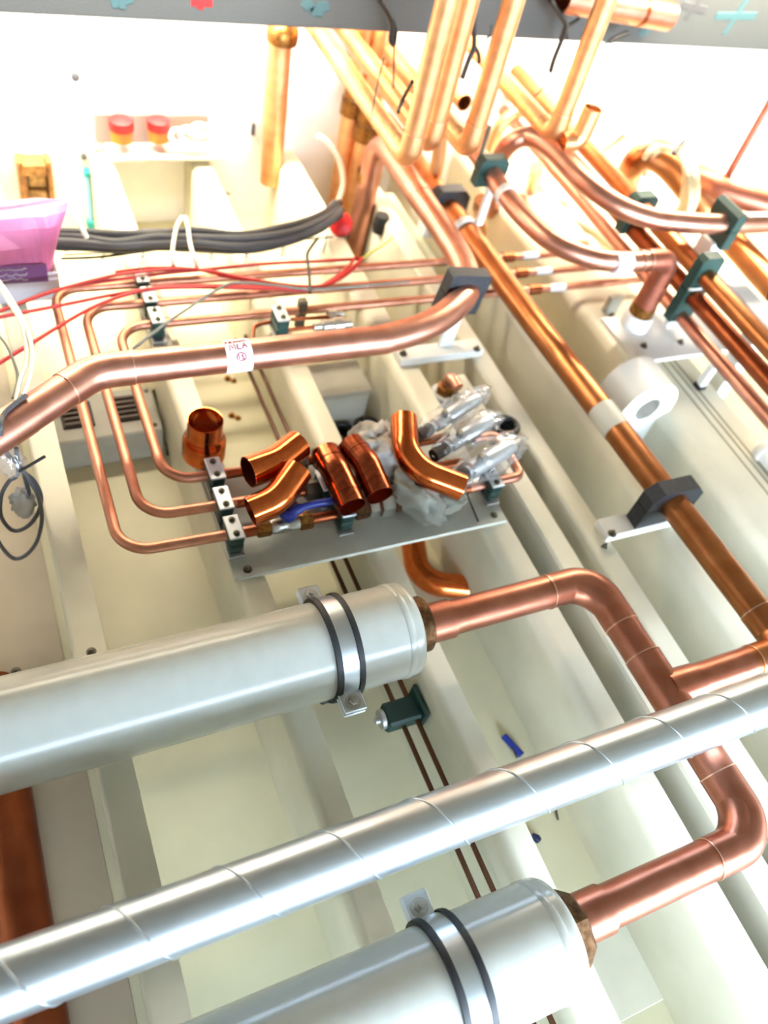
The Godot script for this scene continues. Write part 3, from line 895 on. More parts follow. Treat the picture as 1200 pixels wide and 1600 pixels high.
	for k in 4:
		var ring := []
		for i in 25:
			ring.append(Vector3(1.077, 0.3, -1.079) + Vector3(0.032 * cos(TAU * i / 24.0), -0.03 + 0.012 * k, 0.028 * sin(TAU * i / 24.0)))
		cb.tube(ring, 0.008, 10)
	tag(obj("cable_coil", cb, M.black), "small black cable coil beside the plastic wrapped valves", "coil")
	var tie := MB.new()
	tie.tube([Vector3(0.888, 0.3, -0.912), Vector3(0.899, 0.275, -0.888), Vector3(0.902, 0.263, -0.853)], 0.0022, 6)
	tag(obj("cable_tie", tie, M.black), "black cable tie end lying on the right part of the bracket", "cable tie")


# ---------------------------------------------------------------- loose fittings on the bracket

func loose_elbow(called: String, pts: Array, r: float, R: float, label: String, m: Material, bead := []) -> void:
	var t := thing(called, label, "pipe fitting", Vector3(pts[1].x, minf(pts[0].y, pts[-1].y) - r, pts[1].z))
	var path := fillet(pts, R, 12)
	obj("bend", tb(path, r, 32, 0.0016), m, t)
	var inner := tb(path, r - 0.0017, 28, 0.0006)
	obj("inside", inner, M.copper_inside, t)
	for k in [0, -1]:
		var d: Vector3 = (path[1] - path[0]).normalized() if k == 0 else (path[-2] - path[-1]).normalized()
		for off in bead:
			obj("bead", tb([path[k] + d * (off - 0.0015), path[k] + d * (off + 0.0015)], r + 0.0012, 32), m, t)


func add_loose_fittings() -> void:
	var c := Vector3(0.363, 0.25, -1.166) + Vector3(0, 0, -0.02)
	var t := thing("copper_reducer", "shiny copper reducer standing open end up on a floor beam left of the bracket", "pipe fitting", c)
	var b := MB.new()
	var H := 0.108
	b.lathe([Vector2(0.046, 0), Vector2(0.0475, 0.001), Vector2(0.0475, 0.044), Vector2(0.046, 0.05), Vector2(0.041, 0.058), Vector2(0.0385, 0.064), Vector2(0.038, 0.07), Vector2(0.038, H), Vector2(0.0365, H), Vector2(0.0365, 0.066), Vector2(0.040, 0.056), Vector2(0.0455, 0.046), Vector2(0.0455, 0.0), Vector2(0.046, 0)], xf(c), 48)
	obj("body", b, M.copper_shiny, t)
	loose_elbow("copper_elbow", [Vector3(0.401, 0.385, -1.006), Vector3(0.465, 0.385, -1.02), Vector3(0.524, 0.385, -1.056)], 0.033, 0.09, "shiny copper elbow with its mouth to the left, upper of the pair", M.copper_shiny)
	loose_elbow("copper_elbow", [Vector3(0.379, 0.375, -0.916), Vector3(0.434, 0.385, -0.924), Vector3(0.495, 0.4, -0.977)], 0.031, 0.09, "shiny copper elbow with its mouth to the left, just above the blue lever", M.copper_shiny)
	loose_elbow("copper_elbow", [Vector3(0.577, 0.375, -1.03), Vector3(0.579, 0.38, -0.977), Vector3(0.584, 0.37, -0.885)], 0.031, 0.07, "darker copper elbow lying beside its twin over the valves, left one of the two", M.copper_red, [0.03])
	loose_elbow("copper_elbow", [Vector3(0.638, 0.375, -1.042), Vector3(0.65, 0.38, -0.979), Vector3(0.652, 0.37, -0.899)], 0.031, 0.07, "darker copper elbow lying beside its twin over the valves, right one of the two", M.copper_red, [0.03])
	loose_elbow("copper_bend", [Vector3(0.773, 0.4, -1.069), Vector3(0.728, 0.39, -0.948), Vector3(0.838, 0.37, -0.88)], 0.030, 0.12, "large shiny copper bend lying on the grey cloth", M.copper_shiny)
	loose_elbow("copper_bend", [Vector3(0.845, 0.045, -0.973), Vector3(0.81, 0.045, -0.854), Vector3(0.931, 0.045, -0.807)], 0.031, 0.09, "orange copper bend lying on the floor under the right half of the bracket", M.copper_shiny)


# ---------------------------------------------------------------- between the floor beams

func add_floor_items() -> void:
	# electrical box with two rows of dark terminals
	var t := thing("junction_box", "large grey junction box with two dark louvred panels under the slim pipes", "box", Vector3(0.21, 0, -1.49))
	obj("case", bx(Vector3(0.195, 0.05, -1.49), Vector3(0.265, 0.10, 0.155), 0.004), M.grey_box, t)
	for p in [[131,643], [207,635]]:
		var cx := 0.135 if p[0] == 131 else 0.247
		var fr := obj("louvre_panel", bx(Vector3(cx, 0.102, -1.495), Vector3(0.075, 0.006, 0.085), 0.002), M.dark, t)
		for k in 5:
			obj("louvre", bx(Vector3(cx, 0.108, -1.529 + 0.017 * k), Vector3(0.062, 0.008, 0.009), 0.0015), M.brown, fr)
	bolt(t, Vector3(0.31, 0.10, -1.43), Vector3.UP, 0.004)
	bolt(t, Vector3(0.315, 0.10, -1.55), Vector3.UP, 0.004)
	var cb := MB.new()
	cb.tube(soft([Vector3(0.335, 0.09, -1.56), Vector3(0.345, 0.05, -1.47), Vector3(0.335, 0.012, -1.40)], 6), 0.004, 8)
	tag(obj("black_cable", cb, M.black), "black cable running down the right side of the junction box", "cable")
	var t2 := thing("floor_box", "plain grey box between two floor beams below the post of the dark clamp", "box", Vector3(0.81, 0, -1.46))
	obj("case", bx(Vector3(0.80, 0.07, -1.465), Vector3(0.17, 0.14, 0.12), 0.006), M.grey_box, t2)
	obj("lid", bx(Vector3(0.80, 0.143, -1.465), Vector3(0.175, 0.01, 0.125), 0.003), M.grey_box, t2)
	for d in [[Vector3(0.885, 0.03, -1.365), "right one, behind the pale plastic"], [Vector3(0.804, 0.03, -1.361), "left one, against the beam"]]:
		var p := thing("rubber_collar", "dark rubber pipe collar standing before the plain grey box, " + d[1], "collar", Vector3(d[0].x, 0, d[0].z))
		var b := MB.new()
		b.lathe([Vector2(0.033, 0), Vector2(0.035, 0.002), Vector2(0.035, 0.045), Vector2(0.033, 0.048), Vector2(0.028, 0.048), Vector2(0.026, 0.045), Vector2(0.026, 0.0)], xf(Vector3(d[0].x, 0, d[0].z)), 32)
		obj("collar", b, M.rubber, p)
	# the two thin brown tubes along the beam
	for d in [[0.581, 0.146, "left"], [0.608, 0.157, "right"]]:
		var tt := MB.new()
		tt.tube([Vector3(d[0] - 0.002, d[1] - 0.004, -1.66), Vector3(d[0], d[1] + 0.01, -0.9), Vector3(d[0] + 0.001, d[1] + 0.03, 0.15)], 0.0052, 12)
		tag(obj("thin_tube", tt, M.brown_tube), "thin brown tube clipped along the side of a floor beam, %s of the two" % d[2], "tube")
	var at := Vector3(0.583, 0.168, -0.513)
	var g := thing("tube_clip", "dark green clip block holding the two thin brown tubes below the upper tank", "clamp", at)
	obj("block", bx(at, Vector3(0.075, 0.04, 0.05), 0.005), M.green, g)
	obj("flange", bx(at + Vector3(0.038, 0.012, -0.002), Vector3(0.01, 0.055, 0.07), 0.003), M.green, g)
	var ds := MB.new()
	ds.lathe([Vector2(0, 0), Vector2(0.02, 0), Vector2(0.02, 0.008), Vector2(0.007, 0.009), Vector2(0.007, 0.018), Vector2(0, 0.019)], xf(at + Vector3(-0.037, 0, 0), Vector3.LEFT), 16)
	obj("end_disc", ds, M.alu, g)
	# small dropped things
	var pn := thing("blue_marker", "blue marker lying on the floor above the spiral duct", "marker", Vector3(0.86, 0.008, -0.424))
	obj("barrel", tb([Vector3(0.852, 0.008, -0.451), Vector3(0.871, 0.008, -0.398)], 0.0075, 12), M.blue, pn)
	obj("clip", tb([Vector3(0.857, 0.012, -0.422), Vector3(0.859, 0.006, -0.396)], 0.0022, 6), M.dark, pn)
	var b2 := MB.new()
	b2.tube([Vector3(0.811, 0.008, -0.241), Vector3(0.815, 0.008, -0.231), Vector3(0.819, 0.006, -0.224)], [0.003, 0.0085, 0.007], 10)
	tag(obj("marker_cap", b2, M.blue_dark), "small dark blue cap on the floor just below the spiral duct", "cap")
	var b3 := MB.new()
	b3.tube([Vector3(0.89, 0.004, -0.273), Vector3(0.882, 0.004, -0.248)], 0.0022, 6)
	tag(obj("wire_offcut", b3, M.dark), "short dark wire offcut on the floor below the duct, right of the blue cap", "wire")
	var fp := thing("floor_plate", "thin white cover plate with four small screws on the floor at the bottom edge", "plate", Vector3(0.9, 0, 0.05))
	obj("plate", bx(Vector3(0.89, 0.002, 0.035), Vector3(0.17, 0.004, 0.16), 0.001), M.paint, fp)
	for p in [Vector3(0.963, 0.004, -0.012), Vector3(0.965, 0.004, 0.1), Vector3(0.939, 0.004, 0), Vector3(0.937, 0.004, 0.088)]:
		var s := MB.new()
		s.lathe([Vector2(0.0045, 0), Vector2(0.0045, 0.0015), Vector2(0.003, 0.0025), Vector2(0, 0.0025)], xf(p), 10)
		obj("screw", s, M.dark, fp)
	# bolts and a white socket in the bays by the bracket
	for d in [[Vector3(0.566, 0, -1.659), "upper one, below the thick labelled pipe"], [Vector3(0.537, 0, -1.516), "lower one, right of the tall reducer"]]:
		var k := thing("floor_stud", "small brass stud on the floor between beams, " + d[1], "stud", d[0])
		bolt(k, d[0], Vector3.UP, 0.007, M.brass, "nut")
		bolt(k, d[0] + Vector3(0.014, 0, 0.012), Vector3.UP, 0.006, M.brass, "nut")
	var so := thing("pipe_socket", "white round socket with a brass nut and a small copper elbow beside the wrapped valves", "socket", Vector3(1.077, 0.1, -1.302))
	var base := Vector3(1.027, 0.23, -1.286)
	var b4 := MB.new()
	b4.lathe([Vector2(0.036, -0.23), Vector2(0.036, -0.004), Vector2(0.033, 0.0), Vector2(0, 0)], xf(base), 28)
	obj("socket", b4, M.white, so)
	var b5 := MB.new()
	b5.lathe([Vector2(0.024, 0), Vector2(0.024, 0.02), Vector2(0.018, 0.024), Vector2(0, 0.024)], xf(base), 6, true)
	obj("nut", b5, M.brass, so)
	obj("elbow", tb(fillet([base + Vector3(0, 0.02, 0), base + Vector3(0, 0.06, 0), Vector3(1.031, 0.285, -1.243)], 0.02, 8), 0.0145, 16), M.copper, so)
	# copper pipe along the left edge
	var lp := thing("copper_pipe", "dark copper pipe on the floor along the left edge, under both tanks", "pipe", Vector3(-0.14, 0.02, -0.4))
	obj("pipe", tb([Vector3(-0.142, 0.045, -0.86), Vector3(-0.142, 0.045, 1.2)], 0.045, 28, 0.002), M.copper_dark, lp)


# ---------------------------------------------------------------- left side: cables, tub with a pink bag

func cable(called: String, label: String, category: String, pts: Array, r: float, m: Material, group := "") -> void:
	tag(obj(called, tb(soft(pts, 7), r, 8), m), label, category, group)


func add_left_side() -> void:
	cable("white_cable", "outer white cable draped from the tub down to the thick labelled pipe", "cable", [Vector3(0.014, 0.42, -1.613), Vector3(0.029, 0.42, -1.546), Vector3(0.04, 0.51, -1.377), Vector3(0.043, 0.51, -1.316), Vector3(0.036, 0.51, -1.254), Vector3(0.02, 0.51, -1.21), Vector3(0.004, 0.51, -1.153)], 0.0042, M.white_cable)
	cable("white_cable", "inner white cable hooked over the thick labelled pipe at the left edge", "cable", [Vector3(0.018, 0.42, -1.621), Vector3(0.037, 0.42, -1.549), Vector3(0.048, 0.51, -1.362), Vector3(0.05, 0.51, -1.288), Vector3(0.037, 0.51, -1.219), Vector3(0.018, 0.51, -1.166)], 0.0042, M.white_cable)
	cable("grey_cable", "thin grey cable at the left edge beside the white cables", "cable", [Vector3(-0.004, 0.5, -1.353), Vector3(0.008, 0.5, -1.315), Vector3(0.015, 0.5, -1.268), Vector3(0.016, 0.5, -1.224), Vector3(0.001, 0.5, -1.173)], 0.0025, M.grey_cable)
	# dark cable tied round the pipe and its hanging loops
	var t := thing("cable_loops", "dark grey cable hanging in loops, taped to the thick pipe at the left edge", "cable", Vector3(-0.028, 0.275, -1.09))
	obj("tie_wrap", tb(soft([Vector3(0.023, 0.51, -1.166), Vector3(0.001, 0.51, -1.147), Vector3(-0.019, 0.51, -1.125), Vector3(-0.028, 0.51, -1.092), Vector3(-0.031, 0.45, -1.11), Vector3(-0.025, 0.42, -1.109), Vector3(-0.014, 0.42, -1.09)], 6), 0.0045, 8), M.grey_dark, t)
	obj("cable", tb(soft([Vector3(-0.01, 0.447, -1.1), Vector3(-0.016, 0.377, -1.1), Vector3(-0.034, 0.359, -1.1), Vector3(-0.053, 0.32, -1.1), Vector3(-0.062, 0.262, -1.1), Vector3(-0.053, 0.217, -1.1), Vector3(-0.038, 0.203, -1.1), Vector3(-0.015, 0.216, -1.1), Vector3(0.006, 0.252, -1.1), Vector3(0.016, 0.3, -1.1), Vector3(0.008, 0.352, -1.1), Vector3(-0.007, 0.378, -1.1)], 6), 0.0042, 8), M.grey_dark, t)
	obj("cable", tb(soft([Vector3(-0.015, 0.424, -1.09), Vector3(0, 0.369, -1.09), Vector3(0.011, 0.314, -1.09), Vector3(0.01, 0.242, -1.09), Vector3(-0.007, 0.171, -1.09), Vector3(-0.031, 0.131, -1.09), Vector3(-0.055, 0.122, -1.09), Vector3(-0.07, 0.154, -1.09), Vector3(-0.08, 0.206, -1.09)], 6), 0.0042, 8), M.grey_dark, t)
	obj("cable", tb(soft([Vector3(-0.006, 0.359, -1.11), Vector3(-0.004, 0.304, -1.11), Vector3(-0.008, 0.264, -1.11), Vector3(-0.021, 0.23, -1.11)], 6), 0.0042, 8), M.grey_dark, t)
	obj("tie_tail", tb([Vector3(-0.013, 0.405, -1.08), Vector3(0.035, 0.436, -1.08)], 0.003, 6), M.black, t)
	var lp := MB.new()
	lp.lump(Vector3(-0.023, 0.411, -1.1), Vector3(0.022, 0.03, 0.02), 0.4, 21)
	obj("tape_lump", lp, M.film, t)
	var l2 := MB.new()
	l2.lump(Vector3(-0.018, 0.278, -1.11), Vector3(0.02, 0.035, 0.014), 0.5, 23)
	obj("plastic_scrap", l2, M.rag_light, t)
	# the tub
	var tub := thing("plastic_tub", "translucent white plastic tub on a beam at the left edge, holding a pink bag", "tub", Vector3(0.04, 0.25, -1.81))
	var w := MB.new()
	w.box(Transform3D(Basis(), Vector3(0.035, 0.255, -1.81)), Vector3(0.24, 0.008, 0.13), 0.003)
	for s in [-1.0, 1.0]:
		w.box(Transform3D(Basis(), Vector3(0.035, 0.295, -1.81 + s * 0.063)), Vector3(0.24, 0.08, 0.004), 0.001)
		w.box(Transform3D(Basis(), Vector3(0.035 + s * 0.118, 0.295, -1.81)), Vector3(0.004, 0.08, 0.122), 0.001)
	obj("shell", w, M.tubplastic, tub)
	var bag := thing("pink_bag", "pink plastic bag with a purple label sticking up out of the white tub", "bag", Vector3(0.03, 0.26, -1.81))
	var b := MB.new()
	var rings := [[0.262, 0.108, 0.052], [0.30, 0.11, 0.055], [0.345, 0.118, 0.063], [0.40, 0.128, 0.06], [0.44, 0.145, 0.05], [0.462, 0.16, 0.035], [0.47, 0.165, 0.014], [0.466, 0.10, 0.006], [0.462, 0.01, 0.001]]
	var no := FastNoiseLite.new()
	no.seed = 4
	no.frequency = 9.0
	var P := func(i: int, j: int) -> Vector3:
		var a := TAU * j / 48.0
		var c := Vector3(signf(cos(a)) * pow(absf(cos(a)), 0.5), 0, signf(sin(a)) * pow(absf(sin(a)), 0.5))
		var q := Vector3(0.03 + rings[i][1] * c.x + 0.006, rings[i][0] + 0.012 * c.x * minf(i / 6.0, 1.0) * rings[i][1] / 0.165, -1.81 + rings[i][2] * c.z)
		return q + Vector3(c.x, 0, c.z) * 0.012 * no.get_noise_3d(q.x, q.y, q.z)
	for i in rings.size() - 1:
		for j in 48:
			var q := [P.call(i, j), P.call(i, (j + 1) % 48), P.call(i + 1, (j + 1) % 48), P.call(i + 1, j)]
			var out: Vector3 = (q[0] + q[2]) * 0.5 - Vector3(0.036, 0.36, -1.81)
			out.y = 0
			b.flat([q[0], q[1], q[2]], out)
			b.flat([q[0], q[2], q[3]], out)
	obj("bag_skin", b, M.pink, bag)
	var fill := MB.new()
	fill.lump(Vector3(0.03, 0.37, -1.81), Vector3(0.10, 0.085, 0.042), 0.1, 9)
	obj("contents", fill, M.pink, bag)
	var lb := obj("label", bx(Vector3(0.035, 0.338, -1.7415), Vector3(0.19, 0.05, 0.002), 0.0005), M.purple, bag)
	for k in 3:
		var s := MB.new()
		var pts := []
		for i in 26:
			pts.append(Vector3(-0.04 + 0.005 * i + 0.0 * k, 0.352 - 0.013 * k + rng.randf_range(-0.004, 0.004), -1.7398))
		s.tube(pts, 0.0008, 5)
		obj("scribble", s, M.white, lb)
	cable("white_strap", "short white strap hanging from the right tip of the pink bag", "strap", [Vector3(0.20, 0.47, -1.79), Vector3(0.215, 0.45, -1.77), Vector3(0.228, 0.415, -1.76)], 0.006, M.white_cable)
	# red, grey and black cables across the slim pipes
	var g := "red cables across the slim pipes"
	cable("red_cable", "red cable crossing the left edge highest, arching over the far green clamps", "cable", [Vector3(-0.004, 0.335, -1.612), Vector3(0.097, 0.335, -1.661), Vector3(0.158, 0.335, -1.684), Vector3(0.234, 0.335, -1.707), Vector3(0.313, 0.335, -1.723), Vector3(0.44, 0.335, -1.727), Vector3(0.517, 0.335, -1.708), Vector3(0.62, 0.335, -1.66), Vector3(0.746, 0.335, -1.619), Vector3(0.822, 0.335, -1.631), Vector3(0.93, 0.335, -1.708)], 0.0045, M.red, g)
	cable("red_cable", "red cable running close under the arching one above the middle slim pipe", "cable", [Vector3(-0.005, 0.33, -1.603), Vector3(0.148, 0.33, -1.63), Vector3(0.268, 0.33, -1.653), Vector3(0.377, 0.33, -1.664), Vector3(0.502, 0.33, -1.652), Vector3(0.645, 0.33, -1.63), Vector3(0.764, 0.33, -1.618), Vector3(0.85, 0.33, -1.657), Vector3(0.928, 0.33, -1.733)], 0.0045, M.red, g)
	cable("red_cable", "red cable climbing steeply from the left edge across all the slim pipes", "cable", [Vector3(-0.024, 0.33, -1.447), Vector3(0.061, 0.33, -1.509), Vector3(0.13, 0.33, -1.56), Vector3(0.217, 0.33, -1.617), Vector3(0.306, 0.33, -1.653), Vector3(0.394, 0.33, -1.667), Vector3(0.52, 0.33, -1.657), Vector3(0.647, 0.33, -1.635), Vector3(0.762, 0.33, -1.613), Vector3(0.87, 0.33, -1.66), Vector3(0.945, 0.33, -1.725)], 0.0045, M.red, g)
	cable("red_cable", "straight red cable along the outermost slim pipe", "cable", [Vector3(0.174, 0.325, -1.702), Vector3(0.249, 0.325, -1.711), Vector3(0.391, 0.325, -1.725), Vector3(0.523, 0.325, -1.731), Vector3(0.68, 0.325, -1.737), Vector3(0.823, 0.325, -1.733), Vector3(0.947, 0.325, -1.732)], 0.0045, M.red, g)
	cable("red_cable", "fine red cable looping down to the black tie", "cable", [Vector3(0.285, 0.33, -1.738), Vector3(0.38, 0.33, -1.745), Vector3(0.473, 0.33, -1.73), Vector3(0.575, 0.33, -1.677), Vector3(0.679, 0.33, -1.628), Vector3(0.762, 0.33, -1.613), Vector3(0.891, 0.33, -1.691)], 0.0035, M.red, g)
	cable("grey_cable", "thin grey cable slanting up over the slim pipes right of the far green clamps", "cable", [Vector3(0.273, 0.31, -1.48), Vector3(0.361, 0.335, -1.528), Vector3(0.435, 0.335, -1.582), Vector3(0.514, 0.335, -1.636), Vector3(0.568, 0.335, -1.656), Vector3(0.664, 0.335, -1.634), Vector3(0.776, 0.335, -1.605), Vector3(1.038, 0.335, -1.607)], 0.0036, M.grey_cable)
	var bt := MB.new()
	bt.tube(soft([Vector3(0.831, 0.36, -1.786), Vector3(0.801, 0.36, -1.752), Vector3(0.776, 0.36, -1.717), Vector3(0.76, 0.36, -1.659), Vector3(0.745, 0.36, -1.608), Vector3(0.73, 0.36, -1.563)], 6), 0.0045, 8)
	tag(obj("black_tie", bt, M.black), "black cable tie round the red cables in front of the bulkhead", "cable tie")
	# heavy cable bundle before the bulkhead
	var bd := thing("cable_bundle", "thick bundle of dark cables lying in front of the far bulkhead", "cable", Vector3(0.517, 0.3, -1.9))
	for k in 9:
		var off := Vector3(0, 0.019 * cos(k * 0.698), 0.021 * sin(k * 0.698)) if k < 8 else Vector3.ZERO
		var pts := [Vector3(0.002, 0.33, -1.911), Vector3(0.205, 0.33, -1.883), Vector3(0.309, 0.33, -1.858), Vector3(0.406, 0.33, -1.86), Vector3(0.505, 0.33, -1.855), Vector3(0.637, 0.33, -1.832), Vector3(0.773, 0.33, -1.858), Vector3(0.884, 0.33, -1.904), Vector3(0.961, 0.33, -1.964)]
		var q := []
		for p in pts:
			q.append(p + off + Vector3(rng.randf_range(-0.004, 0.004), rng.randf_range(-0.004, 0.004), rng.randf_range(-0.005, 0.005)))
		obj("cable", tb(soft(q, 6), 0.0105, 8), M.grey_dark if k % 3 else M.cable_black, bd)
	cable("white_cable", "left one of two white cables slung over the dark cable bundle", "cable", [Vector3(0.433, 0.32, -1.753), Vector3(0.427, 0.36, -1.746), Vector3(0.442, 0.365, -1.796), Vector3(0.47, 0.36, -1.873), Vector3(0.513, 0.3, -1.994)], 0.0055, M.white_cable)
	cable("white_cable", "right one of two white cables slung over the dark cable bundle", "cable", [Vector3(0.491, 0.32, -1.747), Vector3(0.479, 0.36, -1.741), Vector3(0.483, 0.365, -1.793), Vector3(0.495, 0.36, -1.86), Vector3(0.523, 0.3, -1.993)], 0.0055, M.white_cable)
	cable("black_wire", "thin black wire below the dark cable bundle, sagging towards the tub", "wire", [Vector3(0.173, 0.3, -1.844), Vector3(0.257, 0.3, -1.841), Vector3(0.338, 0.3, -1.849), Vector3(0.422, 0.3, -1.86), Vector3(0.564, 0.3, -1.878)], 0.0035, M.cable_black)
	cable("black_wire", "thin grey wire running from the tub up into the dark cable bundle", "wire", [Vector3(0.184, 0.31, -1.861), Vector3(0.264, 0.31, -1.874), Vector3(0.332, 0.31, -1.896), Vector3(0.417, 0.31, -1.911)], 0.003, M.grey_cable)
	# thin dark rods under the bundle on the white grating
	for k in 6:
		var r := MB.new()
		r.tube([[Vector3(0.279, 0.26, -1.886), Vector3(0.302, 0.26, -1.953)], [Vector3(0.381, 0.26, -1.884), Vector3(0.405, 0.26, -1.95)], [Vector3(0.56, 0.26, -1.858), Vector3(0.584, 0.26, -1.928)], [Vector3(0.657, 0.26, -1.856), Vector3(0.685, 0.26, -1.925)], [Vector3(0.76, 0.26, -1.852), Vector3(0.798, 0.26, -1.933)], [Vector3(0.887, 0.26, -1.855), Vector3(0.936, 0.26, -1.953)]][k], 0.003, 6)
		tag(obj("grating_rod", r, M.grey_cable), "thin grating rod under the dark cable bundle, " + ["leftmost of six", "second from the left", "third from the left", "fourth from the left", "fifth from the left", "rightmost of six"][k], "rod", "grating rods under the cable bundle")
	var gt := MB.new()
	gt.tube([Vector3(0.188, 0.262, -1.911), Vector3(0.574, 0.262, -1.908), Vector3(0.942, 0.262, -1.924)], 0.003, 6)
	tag(obj("grating_bar", gt, M.grey_cable), "long thin bar of the grating in front of the dark cable bundle", "rod")


# ---------------------------------------------------------------- far bulkhead and what hangs on it

func zb(px_lo: Vector3, px_hi: Vector3, depth: float, bev := 0.004) -> MB:   # a box against the far bulkhead between two of its corners
	var c := (px_lo + px_hi) * 0.5
	return bx(Vector3(c.x, c.y, -2.42 + depth * 0.5), Vector3(absf(px_hi.x - px_lo.x), absf(px_hi.y - px_lo.y), depth), bev)


func add_far_wall() -> void:
	var t := thing("wall_shelf", "shallow grey shelf on the far bulkhead with red and orange containers", "shelf", Vector3(0.512, 0.288, -2.4))
	obj("back", zb(Vector3(0.36, 0.375, -2.42), Vector3(0.694, 0.284, -2.42), 0.02), M.shelf_grey, t)
	obj("ledge", zb(Vector3(0.382, 0.286, -2.42), Vector3(0.721, 0.271, -2.42), 0.10), M.white, t)
	for d in [[Vector3(0.427, 0.319, -2.36), 0.032, "left one"], [Vector3(0.534, 0.319, -2.36), 0.03, "right one"]]:
		var k := thing("container", "orange container with a red lid on the bulkhead shelf, " + d[2], "container", d[0])
		var b := MB.new()
		b.lathe([Vector2(0, 0), Vector2(d[1], 0), Vector2(d[1], 0.035), Vector2(0, 0.035)], xf(d[0]), 20)
		obj("body", b, M.orange, k)
		var b2 := MB.new()
		b2.lathe([Vector2(0, 0.034), Vector2(d[1] + 0.003, 0.034), Vector2(d[1] + 0.003, 0.06), Vector2(d[1] * 0.6, 0.068), Vector2(0, 0.068)], xf(d[0]), 20)
		obj("lid", b2, M.red_paint, k)
	for k in 3:
		var p := [Vector3(0.597, 0.327, -2.33), Vector3(0.626, 0.333, -2.33), Vector3(0.66, 0.343, -2.33)]
		var ring := []
		for i in 21:
			ring.append(p[k] + Vector3(0.035 * cos(TAU * i / 20.0), 0.018 + 0.018 * sin(TAU * i / 20.0), 0.01 * sin(TAU * i / 10.0)))
		tag(obj("white_hose", tb(ring, 0.007, 8), M.white_cable), "coil of pale hose at the right end of the bulkhead shelf, " + ["left one", "middle one", "right one"][k], "hose", "coils of hose on the bulkhead shelf")
	var wd := thing("wooden_crate", "narrow wooden rack with stacked boards by the bulkhead, seen above the pink bag", "rack", Vector3(0.165, 0.047, -2.4))
	obj("side_board", zb(Vector3(0.154, 0.248, -2.42), Vector3(0.133, 0.024, -2.42), 0.05), M.wood, wd)
	obj("side_board", zb(Vector3(0.227, 0.247, -2.42), Vector3(0.212, 0.02, -2.42), 0.05), M.wood, wd)
	obj("board", zb(Vector3(0.147, 0.244, -2.42), Vector3(0.209, 0.207, -2.42), 0.06), M.wood, wd)
	obj("board", zb(Vector3(0.159, 0.2, -2.42), Vector3(0.21, 0.154, -2.42), 0.03), M.wood_pale, wd)
	obj("board", zb(Vector3(0.155, 0.143, -2.42), Vector3(0.209, 0.107, -2.42), 0.03), M.wood_pale, wd)
	obj("box", zb(Vector3(0.157, 0.1, -2.42), Vector3(0.213, 0.036, -2.42), 0.06), M.orange_wood, wd)
	var lv := thing("spirit_level", "upright pale cyan bar with teal ends hanging on the far bulkhead", "level", Vector3(0.321, 0.014, -2.41))
	obj("bar", zb(Vector3(0.322, 0.184, -2.42), Vector3(0.335, 0.021, -2.42), 0.02), M.cyan, lv)
	obj("end_cap", zb(Vector3(0.319, 0.199, -2.42), Vector3(0.336, 0.176, -2.42), 0.026), M.cyan_dark, lv)
	obj("end_cap", zb(Vector3(0.316, 0.026, -2.42), Vector3(0.34, -0.001, -2.42), 0.026), M.cyan_dark, lv)
	for d in [[Vector3(0.319, 0.471, -2.41), 0.012, "above the shelf's left end"], [Vector3(0.324, 0.236, -2.41), 0.009, "above the cyan bar"], [Vector3(0.363, 0.245, -2.41), 0.008, "right of the cyan bar's top"], [Vector3(0.364, 0.003, -2.41), 0.012, "beside the cyan bar's lower end"]]:
		var b := MB.new()
		b.lathe([Vector2(0, 0), Vector2(d[1], 0), Vector2(d[1], 0.008), Vector2(d[1] * 0.6, 0.012), Vector2(0, 0.012)], xf(d[0] - Vector3(0, 0, 0.008), Vector3.BACK), 14)
		tag(obj("wall_fitting", b, M.grey_dark), "small dark fitting on the far bulkhead " + d[2], "fitting")
	var stub := thing("capped_pipe", "upright copper pipe with a pale cap in front of the far bulkhead", "pipe", Vector3(0.9, 0.169, -2.36))
	obj("pipe", tb([Vector3(0.897, 0.172, -2.36), Vector3(0.879, 0.375, -2.36) + Vector3(0, 0.26, 0)], 0.035, 20), M.copper_lamplit, stub)
	var top := Vector3(0.885, 0.626, -2.36)
	var b3 := MB.new()
	b3.lathe([Vector2(0.036, -0.02), Vector2(0.045, -0.015), Vector2(0.047, 0.0), Vector2(0.044, 0.025), Vector2(0.03, 0.04), Vector2(0, 0.045)], xf(top), 24)
	obj("cap", b3, M.brass, stub)
	cable("dark_wire", "thin dark wire with a kink on the white area under the bulkhead shelf", "wire", [Vector3(0.632, 0.15, -2.4), Vector3(0.659, 0.131, -2.4), Vector3(0.691, 0.119, -2.4), Vector3(0.744, 0.114, -2.4), Vector3(0.777, 0.106, -2.4)], 0.004, M.grey_cable)
	tag(obj("wall_strip", zb(Vector3(0.834, 0.342, -2.42), Vector3(0.848, 0.3, -2.42), 0.015), M.grey_dark), "short dark upright strip on the bulkhead beside the capped pipe", "strip")
	# tall copper pipes with collars before the bulkhead
	for d in [[Vector3(1.13, 0.02, -2.418), Vector3(1.06, 0.442, -2.33), "left one"], [Vector3(1.161, 0.206, -2.27), Vector3(1.133, 0.393, -2.27), "right one, behind the thick pipe"]]:
		var x: float = d[0].x
		var z: float = -2.33 if d[2] == "left one" else -2.27
		var p := thing("upright_pipe", "upright copper pipe with a brass collar by the bulkhead, " + d[2], "pipe", Vector3(x, 0, z))
		obj("pipe", tb([Vector3(x, 0.0, z), Vector3(x, 2.04, z)], 0.031, 22), M.copper_lamplit, p)
		for k in [0.0, 0.055]:
			sleeve(p, "collar", Vector3(x, d[1].y + k, z), Vector3.UP, 0.05, 0.040 - k * 0.06, M.brass)
